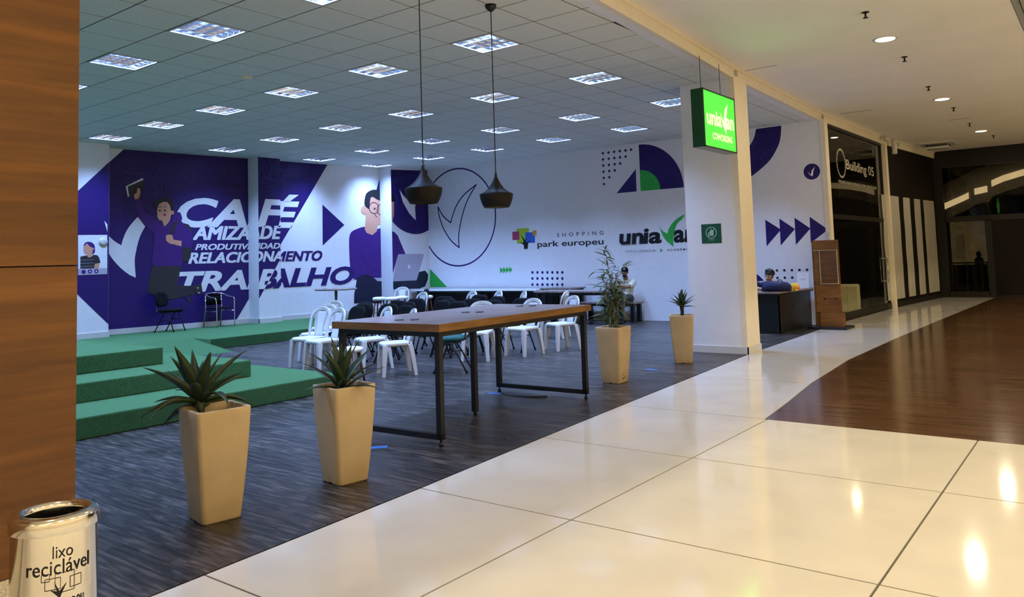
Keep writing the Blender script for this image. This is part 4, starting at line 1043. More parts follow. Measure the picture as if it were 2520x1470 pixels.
# ================================================================== FURNITURE
def rrect(w, d, r, n=5):
    pts = []
    for cx, cyy, a0 in ((w / 2 - r, d / 2 - r, 0), (-w / 2 + r, d / 2 - r, 90), (-w / 2 + r, -d / 2 + r, 180), (w / 2 - r, -d / 2 + r, 270)):
        for k in range(n + 1):
            a = math.radians(a0 + 90 * k / n); pts.append((cx + r * math.cos(a), cyy + r * math.sin(a)))
    return pts
# ---- long high table
tb = thing('long_table', 'long high wooden table on black steel frame, in the foreground', 'table', (-5.10, 5.95, 0), math.radians(2.5))
W_, L_, zt_, th = 1.27, 2.52, 0.997, 0.062
m = MB(); m.box(-W_ / 2 + 0.002, W_ / 2 - 0.002, -L_ / 2 + 0.002, L_ / 2 - 0.002, zt_ - th, zt_); top = m.build('tabletop', M['tabletop'], tb)
for (x0, x1, y0, y1) in [(-W_ / 2, W_ / 2, -L_ / 2, -L_ / 2 + 0.002), (-W_ / 2, W_ / 2, L_ / 2 - 0.002, L_ / 2), (-W_ / 2, -W_ / 2 + 0.002, -L_ / 2, L_ / 2), (W_ / 2 - 0.002, W_ / 2, -L_ / 2, L_ / 2)]:
    m = MB(); m.box(x0, x1, y0, y1, zt_ - th - 0.001, zt_ - 0.001); m.build('edge_band', M['tableedge'], top)
for yy in (-0.95, 0.0, 0.95):
    for xx in (-0.06, 0.06):
        m = MB(); m.lathe([(0.042, 0), (0.042, 0.004), (0.035, 0.007)], 18, (xx * 1.0, yy + xx * 0.6)); o = m.build('cable_cap', M['blackmetal'], top); o.location.z = zt_
ft = 0.05; fw, fl = 0.57, 1.19
for sy in (-1, 1):
    y = sy * fl
    m = MB(); m.box(-fw - ft / 2, fw + ft / 2, y - ft / 2, y + ft / 2, 0.055, 0.10); m.build('foot_bar', M['blackmetal'], tb)
    for sx in (-1, 1):
        m = MB(); m.box(sx * fw - ft / 2, sx * fw + ft / 2, y - ft / 2, y + ft / 2, 0.055, zt_ - th); lg = m.build('leg', M['blackmetal'], tb)
        m = MB(); m.lathe([(0.018, 0), (0.018, 0.03), (0.008, 0.032), (0.008, 0.056)], 10, (sx * fw, y)); m.build('levelling_foot', M['blackmetal'], lg)
    m = MB(); m.box(-fw, fw, y - ft / 2, y + ft / 2, zt_ - th - 0.045, zt_ - th); m.build('rail', M['blackmetal'], tb)
for sx in (-1, 1):
    m = MB(); m.box(sx * fw - ft / 2, sx * fw + ft / 2, -fl, fl, zt_ - th - 0.045, zt_ - th); m.build('rail', M['blackmetal'], tb)
m = MB(); m.box(-ft / 2, ft / 2, -ft / 2, ft / 2, 0.03, zt_ - th); lg = m.build('leg', M['blackmetal'], tb)
m = MB(); m.lathe([(0.018, 0), (0.018, 0.03)], 10); m.build('levelling_foot', M['blackmetal'], lg)
m = MB(); m.box(-fw, fw, -ft / 2, ft / 2, zt_ - th - 0.045, zt_ - th); m.build('rail', M['blackmetal'], tb)
p = on_z(1275, 980, 0)
m = MB(); pts = [(-5.62, 7.02, 0.012), (-5.5, 6.96, 0.006), (-5.36, 6.98, 0.006), (-5.22, 6.99, 0.006), (-5.12, 7.03, 0.006), (-5.06, 7.09, 0.006), (-5.02, 7.06, 0.006), (-5.05, 7.0, 0.006), (-5.16, 6.955, 0.006), (-5.32, 6.94, 0.006), (-5.48, 6.93, 0.006)]
m.tube(smooth(pts, 5), 0.006, 6); tag(m.build('power_cable', M['cordblack']), 'thin black cable looped on the floor under the long table', 'cable')
# blue tape marks
for k, (px, py, r) in enumerate([(1603, 910, 0.1), (1218, 969, 0.1), (1158, 886, 0.1), (926, 1102, 0.1)]):
    p = on_z(px, py, 0); m = MB(); m.add([Vector((x, y, 0)) for x, y in [(-0.09, -0.035), (0.08, -0.05), (0.10, 0.035), (-0.08, 0.045)]] + [Vector((x, y, 0.0015)) for x, y in [(-0.09, -0.035), (0.08, -0.05), (0.10, 0.035), (-0.08, 0.045)]], [(4, 5, 6, 7), (0, 1, 5, 4), (1, 2, 6, 5), (2, 3, 7, 6), (3, 0, 4, 7)])
    tag(m.build('floor_tape', M['bluetape'], None, (p.x, p.y, 0.0005), 0.3 * k), 'blue tape mark on the dark floor ' + ['between the two farther planters', 'at the far leg of the long table', 'under the white chairs', 'behind the second planter'][k], 'tape mark', 'blue floor marks')

# ---- white plastic chairs (front towards -y)
def make_white():
    t = thing('plastic_chair', '', 'chair', (0, 0, 0), 0, 'white plastic chairs')
    # seat with a soft dish and skirt
    m = MB(); rings = []
    for (s, z) in [(0.985, 0.400), (1.0, 0.418), (1.0, 0.436), (0.975, 0.446), (0.9, 0.444), (0.6, 0.434), (0.25, 0.430)]:
        rings.append([Vector((x * s * (1.0 - 0.09 * (y > 0)), y * s, z - 0.012 * max(0, -y - 0.12) / 0.1)) for x, y in rrect(0.41, 0.41, 0.08)])
    m.loft(rings); m.build('seat', M['white'], t)
    for sx in (-1, 1):
        for sy in (-1, 1):
            xt, yt, xb, yb_ = sx * 0.165, sy * 0.165, sx * 0.2, sy * (0.2 if sy < 0 else 0.235)
            ri = []
            for k in range(6):
                u = k / 5; w = 0.036 - 0.014 * u; d = 0.034 - 0.012 * u
                cx, cyy, z = xt + (xb - xt) * u ** 0.8, yt + (yb_ - yt) * u ** 0.8, 0.42 * (1 - u)
                ri.append([Vector((cx + a * w, cyy + b * d, z)) for a, b in ((-1, -1), (1, -1), (1, 1), (-1, 1))])
            m = MB(); m.loft(ri, True, False); m.build('leg', M['white'], t, bevel=0.006)
    def bp(x, z): return Vector((x, 0.165 + (z - 0.42) * 0.26 - 0.10 * max(0, abs(x) - 0.05) ** 1.0, z))
    # outer arch
    arch = [(-0.185, 0.43), (-0.198, 0.52), (-0.205, 0.62), (-0.205, 0.70), (-0.19, 0.775), (-0.15, 0.83), (-0.085, 0.862), (0, 0.872)]
    arch = arch + [(-x, z) for x, z in reversed(arch[:-1])]
    m = MB(); ri = []
    for i, (x, z) in enumerate(smooth(arch, 3)):
        c = bp(x, z); n = Vector((x, 0, (z - 0.66) * (0.9 if z > 0.7 else 0))).normalized() if abs(x) > 1e-4 or z > 0.7 else Vector((0, 0, 1))
        hw = 0.019 + 0.012 * max(0, z - 0.74) / 0.13
        ri.append([c + n * 0.010 + Vector((0, -0.012, 0)), c + n * 0.010 + Vector((0, 0.012, 0)), c - n * hw * 1.4 + Vector((0, 0.012, 0)), c - n * hw * 1.4 + Vector((0, -0.012, 0))])
    m.loft(ri, True, False); m.build('back_arch', M['white'], t, bevel=0.005)
    ri = []
    for k in range(9):
        z = 0.43 + (0.835 - 0.43) * k / 8; w = 0.078 + 0.038 * abs(k / 8 - 0.25) ** 1.3 * 2.2 - (0.0)
        row = []
        for j in range(5): x = w * (j - 2) / 2; c = bp(x, z); row.append(c + Vector((0, 0.018 - 0.02 * math.cos(j * math.pi / 4 * 2) * 0.3, 0)))
        ri.append(row + [q + Vector((0, -0.014, 0)) for q in reversed(row)])
    m = MB(); m.loft(ri); m.build('back_splat', M['white'], t)
    return t
# ---- black padded chairs (front towards -y)
def make_black(green=False, chrome=False):
    t = thing('padded_chair', '', 'chair', (0, 0, 0), 0, 'black padded chairs')
    fm = M['chrome'] if chrome else M['blackmetal']
    m = MB(); m.loft([[Vector((x * s, y * s, z)) for x, y in rrect(0.45, 0.43, 0.12)] for s, z in ((0.86, 0.425), (0.97, 0.435), (1, 0.455), (0.97, 0.478), (0.85, 0.487))]); m.build('seat', M['greenfab' if green else 'blackfab'], t)
    ri = []
    for (s, dy) in ((0.88, 0.022), (0.98, 0.014), (1.0, 0.0), (0.96, -0.018), (0.82, -0.026)):
        ri.append([Vector((x * s, 0.235 + z * s * 0.2 + dy + 0.35 * (x * s) ** 2 * -1, 0.70 + z * s)) for x, z in rrect(0.43, 0.32, 0.13, 6)])
    m = MB(); m.loft(ri); m.build('backrest', M['blackfab'], t)
    for sx in (-1, 1):
        x = sx * 0.2
        m = MB(); m.tube([(x * 1.05, -0.21, 0.0), (x, -0.13, 0.24), (x, -0.06, 0.405), (x, 0.15, 0.42)], 0.0115, 8); lg = m.build('front_leg', fm, t)
        m = MB(); m.lathe([(0.015, 0), (0.015, 0.03)], 8, (x * 1.05, -0.21)); m.build('rubber_foot', M['blackfab'], lg)
        m = MB(); m.tube([(x * 1.05, 0.24, 0.0), (x, 0.12, 0.24), (x, 0.02, 0.405), (x, -0.15, 0.42)], 0.0115, 8); lg = m.build('rear_leg', fm, t)
        m = MB(); m.lathe([(0.015, 0), (0.015, 0.03)], 8, (x * 1.05, 0.24)); m.build('rubber_foot', M['blackfab'], lg)
        m = MB(); m.tube([(x, 0.1, 0.425), (x * 0.95, 0.21, 0.45), (x * 0.8, 0.235, 0.55), (x * 0.7, 0.245, 0.68)], 0.012, 8); m.build('back_bracket', fm, t)
        m = MB(); m.tube([(x, -0.125, 0.26), (x, 0.125, 0.26)], 0.008, 6); m.build('side_bar', fm, t)
    m = MB(); m.tube([(-0.2, -0.05, 0.41), (0.2, -0.05, 0.41)], 0.009, 6); m.build('cross_bar', fm, t)
    return t
def px_of(p):
    d = Vector(p) - CAM; c = W2.transposed() @ d; return c.x / c.z * F_PX + PP_X
# positions on the floor, read off the feet and the tops of the backs
whites = [(-9.73, 7.56, 4, 'white plastic chair nearest the green steps'), (-9.20, 7.40, -8, 'white plastic chair second from the green steps, beside the plant in the second planter'),
          (-10.25, 8.12, 10, 'white plastic chair just behind the one nearest the green steps'), (-11.05, 8.95, 20, 'white plastic chair behind the left row, towards the purple mural'),
          (-8.66, 7.83, -22, 'white plastic chair behind the near left corner of the long table'), (-7.86, 7.54, -33, 'white plastic chair seen under the long table, side on'),
          (-15.2, 14.75, 25, 'white plastic chair at the far white counter in the corner'), (-12.0, 12.05, -12, 'white plastic chair in front of the round stools'),
          (-10.95, 12.45, -20, 'left of three white plastic chairs in the far row'), (-10.30, 12.5, -28, 'middle of three white plastic chairs in the far row'),
          (-9.52, 12.3, -38, 'right of three white plastic chairs in the far row'), (-7.80, 9.22, 24, 'bright white plastic chair behind the middle of the long table'),
          (-7.52, 9.99, -6, 'white plastic chair behind the right end of the long table'), (-7.37, 10.84, -24, 'white plastic chair farthest right, before the bamboo planter'),
          (-8.62, 12.45, -75, 'white plastic chair turned sideways behind the farthest right one')]
blacks = [(882, 746), (842, 760), (871, 763), (913, 750), (943, 742), (966, 752), (997, 738), (1010, 744), (1050, 742), (1090, 731), (1100, 737), (1142, 737), (1170, 727), (1156, 742), (1210, 731), (1237, 739), (1264, 737)]
bp_ = [list(on_z(px, py, 0.80 if px in (842, 871) else 0.855))[:2] for px, py in blacks]
rb = random.Random(3)
fixed = [(w[0], w[1]) for w in whites] + [(-7.45, 8.35)]
for _ in range(300):                                   # ease chairs apart where readings crowd
    for i in range(len(bp_)):
        for j in range(len(bp_) + len(fixed)):
            if j == i: continue
            q = bp_[j] if j < len(bp_) else fixed[j - len(bp_)]
            dx, dy = bp_[i][0] - q[0], bp_[i][1] - q[1]; d = math.hypot(dx, dy)
            mn = 0.59 if j < len(bp_) else 0.68
            if d < mn:
                k = (mn - d) * 0.25 / max(d, 1e-3); bp_[i][0] += dx * k; bp_[i][1] += dy * k
wp = make_white(); first = True
for (x, y, a, lab) in whites:
    o = wp if first else copy_tree(wp); first = False; move(o, (x, y, 0), math.radians(a), lab)
bpz = make_black(); first = True
order = sorted(range(len(bp_)), key=lambda i: px_of((bp_[i][0], bp_[i][1], 0.8)))
for n_, i in enumerate(order):
    o = bpz if first else copy_tree(bpz); first = False
    move(o, (bp_[i][0], bp_[i][1] - 0.12, 0), math.radians(2 + rb.uniform(-14, 14)), 'black padded chair in the dark block, %s from the left' % ORD[n_])
o = make_black(green=True); move(o, (-7.36, 8.12, 0), math.radians(-58), 'padded chair with dark green seat, seen under the long table')
o = copy_tree(bpz); move(o, (-13.75, 13.95, 0), math.radians(-30), 'lone black padded chair beside the far white counter')
# chairs on the stage
o = make_black(); move(o, (-16.28, 8.98, 0.2), math.radians(118), 'black padded chair on the stage before the purple mural'); del o['group']
t = thing('armchair', 'black woven chair with curved chrome arms on the stage', 'armchair', (-16.27, 10.14, 0.2), math.radians(96))
m = MB(); m.loft([[Vector((x * s, y * s, z)) for x, y in rrect(0.42, 0.40, 0.08)] for s, z in ((0.96, 0.42), (1, 0.43), (1, 0.445), (0.95, 0.452))]); m.build('seat', M['blackfab'], t)
m = MB(); ri = []
for k in range(9):
    a = math.radians(200 - 220 * k / 8) ; x = -0.21 + 0.42 * k / 8; y = 0.2 + 0.05 * math.sin(math.pi * k / 8)
    ri.append([Vector((x, y, 0.5)), Vector((x, y + 0.03, 0.74)), Vector((x, y + 0.045, 0.74)), Vector((x, y + 0.015, 0.5))])
m.loft(ri); m.build('backrest', M['blackfab'], t)
for s in (-1, 1):
    m = MB(); m.tube(smooth([(s * 0.24, -0.22, 0), (s * 0.24, -0.21, 0.4), (s * 0.245, -0.20, 0.6), (s * 0.25, -0.16, 0.66), (s * 0.25, 0.0, 0.68), (s * 0.23, 0.17, 0.74), (s * 0.12, 0.25, 0.765), (0, 0.265, 0.77)], 4), 0.012, 8); m.build('arm_tube', M['chrome'], t)
    m = MB(); m.tube([(s * 0.23, 0.26, 0), (s * 0.22, 0.2, 0.42), (s * 0.21, 0.22, 0.74)], 0.012, 8); m.build('rear_leg', M['chrome'], t)
    m = MB(); m.tube([(s * 0.235, -0.215, 0.36), (s * 0.22, 0.21, 0.36)], 0.009, 6); m.build('side_rail', M['chrome'], t)
# ---- round pedestal table on the stage
t = thing('pedestal_table', 'round wooden pedestal table on steel pole before the mural', 'table', (-15.05, 12.5, 0.2))
m = MB(); m.lathe([(0.50, 0.715), (0.505, 0.72), (0.505, 0.75), (0.50, 0.755)], 48); m.build('tabletop', M['tabletop'], t)
m = MB(); m.lathe([(0.035, 0.02), (0.035, 0.715)], 16); m.build('pole', M['chrome'], t)
m = MB(); m.lathe([(0.25, 0), (0.25, 0.012), (0.06, 0.03)], 28); m.build('base', M['chrome'], t)
# ---- round stools with white tops
def make_stool():
    t = thing('round_stool', '', 'stool', (0, 0, 0), 0, 'round stools with white tops')
    m = MB(); m.lathe([(0.14, 0.405), (0.165, 0.412), (0.175, 0.43), (0.172, 0.452), (0.15, 0.465), (0.08, 0.472)], 28); m.build('seat', M['whitelam'], t)
    for k in range(4):
        a = math.pi / 4 + k * math.pi / 2
        m = MB(); m.tube([(0.11 * math.cos(a), 0.11 * math.sin(a), 0.41), (0.19 * math.cos(a), 0.19 * math.sin(a), 0.0)], 0.02, 8, radii=[0.022, 0.014]); m.build('leg', M['stoolwood'], t)
    return t
so = make_stool(); p = on_z(860, 856, 0.46); move(so, (p.x, p.y, 0), 0.25, 'round white stool with brown wooden legs beside the second planter')
for k, (x, y, lab) in enumerate([(*on_z(963, 731, .67)[:2], 'front left round white stool of the far cluster'), (-15.1, 13.95, 'back left round white stool of the far cluster'), (*on_z(988, 728.5, .67)[:2], 'middle round white stool, partly behind a chair'), (*on_z(1049, 726.5, .67)[:2], 'right round white stool nearest the white counter')]):
    t = copy_tree(so); move(t, (x, y, 0), 0.4 * k, lab)
    t.scale = (1.0, 1.0, 1.42)
# ---- white counter along the end wall
c = thing('wall_counter', 'long white topped counter on black legs along the end wall', 'counter', (0, 0, 0))
m = MB(); m.box(-15.6, -13.45, 15.6, 16.28, 0.735, 0.765); m.build('top', M['whitelam'], c); m = MB(); m.box(-13.445, -11.3, 15.6, 16.28, 0.735, 0.765); m.build('top', M['whitelam'], c)
for x in (-15.4, -13.6, -13.3, -11.5):
    for y in (15.68, 16.2):
        m = MB(); m.box(x - 0.025, x + 0.025, y - 0.025, y + 0.025, 0, 0.735); m.build('leg', M['blackmetal'], c)
m = MB(); m.box(-15.4, -11.5, 15.66, 15.70, 0.685, 0.735); m.build('apron', M['blackmetal'], c)
m = MB(); m.box(-15.55, -11.35, 16.22, 16.25, 0.08, 0.72); m.build('counter_shade_sheet', M['print_grey'], c)  # dark sheet standing in for the shade on the wall under the counter
# ---- wooden tables and bench at the end wall
def bar_table(name, label, x0, x1, y0, y1, z):
    t = thing(name, label, 'bench' if z < 0.6 else 'table', ((x0 + x1) / 2, (y0 + y1) / 2, 0)); w, d = (x1 - x0) / 2, (y1 - y0) / 2; lw = 0.045
    m = MB(); m.box(-w, w, -d, d, z - 0.035, z); m.build('top', M['tabletop'], t)
    for sx in (-1, 1):
        for sy in (-1, 1):
            m = MB(); m.box(sx * (w - 0.09) - lw, sx * (w - 0.09) + lw, sy * (d - 0.06) - lw, sy * (d - 0.06) + lw, 0, z - 0.035); m.build('leg', M['blackmetal'], t)
    for sy in (-1, 1):
        m = MB(); m.box(-w + 0.09, w - 0.09, sy * (d - 0.06) - 0.02, sy * (d - 0.06) + 0.02, z - 0.095, z - 0.035); m.build('apron', M['blackmetal'], t)
    return t
bar_table('wooden_table', 'wooden table on black legs in front of the seated man', -10.85, -8.80, 14.85, 15.55, 0.765)
bar_table('side_table', 'small wooden topped table against the end wall between counter and bench', -11.25, -10.35, 15.68, 16.35, 0.80)
bar_table('bench', 'low wooden bench on black legs against the end wall', -10.25, -8.75, 15.88, 16.30, 0.455)
# ---- reception desk
d = thing('reception_desk', 'black reception desk with wooden top behind the white column', 'desk', (0, 0, 0))
m = MB(); m.box(-6.3, -4.98, 14.5, 14.53, 0.0, 0.70); m.build('front_panel', M['desk'], d)
m = MB(); m.prism([(-5.01, 14.5), (-4.98, 14.5), (-4.93, 16.2), (-4.96, 16.2)], 0, 0.70); m.build('side_panel', M['desk'], d)
m = MB(); m.prism([(-6.35, 14.38), (-4.93, 14.38), (-4.86, 16.28), (-5.14, 16.28), (-5.14, 15.05), (-6.35, 15.05)], 0.735, 0.765); m.build('desktop', M['tabletop'], d)
m = MB(); m.prism([(-6.33, 14.41), (-4.96, 14.41), (-4.89, 16.26), (-5.11, 16.26), (-5.11, 15.02), (-6.33, 15.02)], 0.70, 0.735); m.build('under_top', M['blackmetal'], d)
t = thing('table_card', 'white printed card standing on the black desk', 'card', (-5.02, 16.05, 0.765))
m = MB(); m.box(-0.115, 0.115, -0.004, 0.004, 0.0, 0.31, Matrix.Rotation(math.radians(-6), 4, 'X')); m.build('card', M['whitelam'], t)
for k, (w, z) in enumerate([(0.03, 0.255), (0.06, 0.175), (0.06, 0.155)]):
    m = MB(); m.box(-w, w, -0.0055, -0.0045, z, z + 0.008, Matrix.Rotation(math.radians(-6), 4, 'X')); m.build('print_line', M['print_silver'], t)
# ---- bin in front of the wood clad wall
r_ = ray(135, 1252); r_ = r_ / math.hypot(r_.x, r_.y); bc = CAM + r_ * 2.95; zr = bc.z
b = thing('waste_bin', 'polished steel waste bin beside the wood clad wall', 'bin', (bc.x, bc.y, 0))
R = 0.121
m = MB(); m.lathe([(R, 0.0), (R, 0.03), (R, zr - 0.03)], 48, caps=False); body = m.build('body', M['chrome'], b)
m = MB(); m.lathe([(R * 0.99, 0.004), (R * 0.99, 0.0)], 48); m.build('bottom', M['blackmetal'], b)
m = MB(); m.lathe([(R + 0.004, zr - 0.052), (R + 0.006, zr - 0.048), (R + 0.006, zr - 0.02), (R, zr - 0.004), (R - 0.012, zr), (R * 0.72, zr - 0.003), (R * 0.70, zr - 0.02), (R * 0.70, zr - 0.06)], 48, caps=False); m.build('lid_ring', M['chrome'], b)
m = MB(); m.lathe([(R * 0.92, 0.05), (R * 0.92, zr - 0.12)], 40, caps=False); m.build('inner_liner', M['blackmetal'], b)
# lettering wrapped round the body, facing the camera
aim = math.atan2(-bc.y, -bc.x) + 0.12
def wrap(vs, fs, ang0, ang1, z0, z1, name):
    m = MB(); m.add([Vector(((R + 0.0015) * math.cos(aim - (ang0 + (ang1 - ang0) * a)) * -1 * -1, (R + 0.0015) * math.sin(aim - (ang0 + (ang1 - ang0) * a)) * -1 * -1, z0 + (z1 - z0) * c)) for a, c in vs], fs)
    return m.build(name, M['print_black'], body)
def wtext(s, a0, a1, z0, z1):
    vs, fs = text_mesh(s); wrap([(1 - a, c) for a, c in vs], fs, a0, a1, z0, z1, 'lettering')
zz = lambda py: on_plane(135, py, Vector((bc.x, bc.y, 0)) - Vector((r_.x, r_.y, 0)) * R, Vector((r_.x, r_.y, 0))).z
wtext('lixo', -0.30, 0.16, zz(1376), zz(1346)); wtext('reciclável', -0.76, 0.76, zz(1416), zz(1380))
def wline(pts, w, closed=True):
    n = len(pts)
    for i in range(n if closed else n - 1):
        (a0, z0), (a1, z1) = pts[i], pts[(i + 1) % n]; d = math.hypot((a1 - a0) * R, z1 - z0); nx, nz = -(z1 - z0) / d * w / R, (a1 - a0) * R / d * w
        N = 6; vs, fs = [], []
        for k in range(N + 1):
            a, z = a0 + (a1 - a0) * k / N, z0 + (z1 - z0) * k / N; vs += [(a - nx, z - nz), (a + nx, z + nz)]
        for k in range(N): fs.append((2 * k, 2 * k + 1, 2 * k + 3, 2 * k + 2))
        wrap([(-a_, z_) for a_, z_ in vs], fs, 0, 1, 0, 1, 'emblem_line')
zq = lambda py: zz(py)
for (a0, a1, y0, y1) in [(-0.52, -0.24, 1428, 1455), (-0.34, 0.1, 1414, 1462), (-0.02, 0.32, 1424, 1452), (0.22, 0.4, 1412, 1430)]:
    wline([(-a0, zq(y0)), (-a1, zq(y0)), (-a1, zq(y1)), (-a0, zq(y1))], 0.0007)
vs = [(0.05, 1500), (0.04, 1470), (0.2, 1452), (0.06, 1458), (0.12, 1432), (0.0, 1458), (-0.16, 1440), (-0.06, 1462), (-0.02, 1472), (-0.04, 1500)]
tri = tessellate_polygon([[Vector((a, -y, 0)) for a, y in vs]]); wrap([(a, zq(y)) for a, y in vs], [tuple(t) for t in tri], 0, 1, 0, 1, 'emblem_tree')
wtext('park europeu', -0.6, 0.62, zz(1512), zz(1470))

# ================================================================== PLANTERS
def make_pot(loc, rz, label, soil=0.60):
    t = thing('planter', label, 'planter', loc, math.radians(rz), 'beige tapered planters')
    H_ = 0.665; prof = [(0.0, 0.232), (0.012, 0.24), (0.16, 0.268), (0.33, 0.296), (0.50, 0.318), (0.62, 0.329), (0.655, 0.332), (0.665, 0.326)]
    rings = [[Vector((x, y, z)) for x, y in rrect(w, w, 0.028, 4)] for z, w in prof]
    rings += [[Vector((x, y, z)) for x, y in rrect(w, w, 0.02, 4)] for z, w in [(0.664, 0.290), (0.655, 0.284), (0.55, 0.27)]]
    m = MB(); m.loft(rings, True); m.build('pot', M['pot'], t)
    m = MB(); m.box(-0.014, 0.014, -0.1235, -0.1165, 0.0, 0.012); m.build('drain_notch', M['blackmetal'], t)
    pts = rrect(0.276, 0.276, 0.02, 4); m = MB(); m.prism(pts, soil - 0.03, soil); m.build('soil', M['soil'], t)
    return t
def leaf_mesh(L_, w, droop, fold=0.35, thick=0.006, n=9):
    """agave blade growing along +x, bending down by droop"""
    m = MB(); rings = []
    ang = 0.0; x = z = 0.0
    for k in range(n + 1):
        u = k / n
        ww = w * (0.55 + 1.6 * u - 2.15 * u * u) if u < 0.45 else w * 0.835 * (1 - (u - 0.45) / 0.55) ** 0.85
        ww = max(ww, 0.0012)
        a = -droop * u; th = thick * (1 - 0.8 * u)
        up = Vector((math.sin(-a), 0, math.cos(a))); c = Vector((x, 0, z))
        f = fold * ww
        rings.append([c + Vector((0, -ww, 0)) + up * f, c - up * th, c + Vector((0, ww, 0)) + up * f, c + up * (th * 0.5)])
        x += math.cos(a) * L_ / n; z += math.sin(a) * L_ / n
    m.loft(rings, True, True); return m.mesh('leaf')
LEAVES = [leaf_mesh(0.37, 0.044, 0.5), leaf_mesh(0.34, 0.046, 1.0), leaf_mesh(0.32, 0.042, 0.25), leaf_mesh(0.36, 0.044, 1.35)]
SHORT = [leaf_mesh(0.21, 0.036, 0.25), leaf_mesh(0.19, 0.038, 0.05)]
for me in LEAVES + SHORT: me.materials.append(M['agave'])
def leaf(parent, me, loc, az, el, s=1.0, roll=0.0):
    o = link('leaf', me, None, parent, loc); o.rotation_euler = (roll, -math.radians(el), math.radians(az)); o.scale = (s, s, s); return o
def agave(label, loc, count, base_el, tilt=None, seed=1, scale=1.0, core=0.03):
    rr = random.Random(seed); t = thing('agave', label, 'plant', loc, 0, 'agave plants')
    m = MB(); m.lathe([(0.012, -0.10), (0.03, -0.02), (0.034, 0.03), (0.012, 0.08)], 12); m.build('stem', M['agave'], t)
    for k in range(count):
        u = k / (count - 1); az = k * 137.5; el = base_el[0] + (base_el[1] - base_el[0]) * u + rr.uniform(-8, 8)
        me = LEAVES[1] if el < 25 and k % 2 else (LEAVES[3] if el < 12 else (LEAVES[2] if el > 60 else LEAVES[0]))
        r = core * (1 - u); a = math.radians(az)
        leaf(t, me, (r * math.cos(a), r * math.sin(a), -0.01 + 0.06 * u), az, el, scale * rr.uniform(0.85, 1.08))
    if tilt: t.rotation_euler = tilt
    return t
pa = (-4.445, 2.735, 0); pb = (-4.39, 3.705, 0); pc = (-4.88, 8.29, 0); pd = (-4.90, 10.22, 0)
make_pot(pa, -10, 'beige planter nearest us, its agave leaning over the edge')
make_pot(pb, -9, 'beige planter beside the near leg of the long table, agave upright')
pot_c = make_pot(pc, 3, 'beige planter holding the tall bamboo')
for (yy, z0, w, h) in [(-0.05, 0.045, 0.03, 0.02), (0.005, 0.055, 0.026, 0.018), (-0.03, 0.085, 0.02, 0.012)]:
    m = MB(); x = 0.118 + 0.088 * z0; m.prism([(yy, z0), (yy + w, z0 + 0.006), (yy + w * 0.8, z0 + h), (yy + w * 0.1, z0 + h * 0.7)], x, x + 0.004, 'x'); m.build('dark_sticker', M['print_black'], pot_c)
make_pot(pd, 24, 'beige planter nearest the white column')
agave('dark agave toppled over the rim of the nearest planter', (pa[0] - 0.10, pa[1] - 0.04, 0.685), 30, (0, 86), (math.radians(-10), math.radians(-34), 0), 5, 0.98)
agave('upright dark agave in the second planter', (pb[0] - 0.01, pb[1] - 0.01, 0.635), 19, (20, 84), None, 9, 0.98)
t = thing('agave', 'small agave rosette on a short trunk in the planter by the column', 'plant', (pd[0] + 0.01, pd[1], 0.60), 0, 'agave plants')
m = MB(); m.tube([(0, 0, -0.02), (0.004, 0, 0.10), (0.0, 0, 0.20)], 0.022, 10, radii=[0.026, 0.024, 0.032]); m.build('trunk', M['soil'], t)
rr = random.Random(4)
for k in range(20):
    az = k * 137.5; el = 12 + 72 * k / 19 + rr.uniform(-5, 5); leaf(t, SHORT[k % 2], (0, 0, 0.17 + 0.03 * k / 19), az, el, rr.uniform(0.95, 1.2))
leaf(t, SHORT[0], (0, 0, 0.2), 40, 88, 1.1)
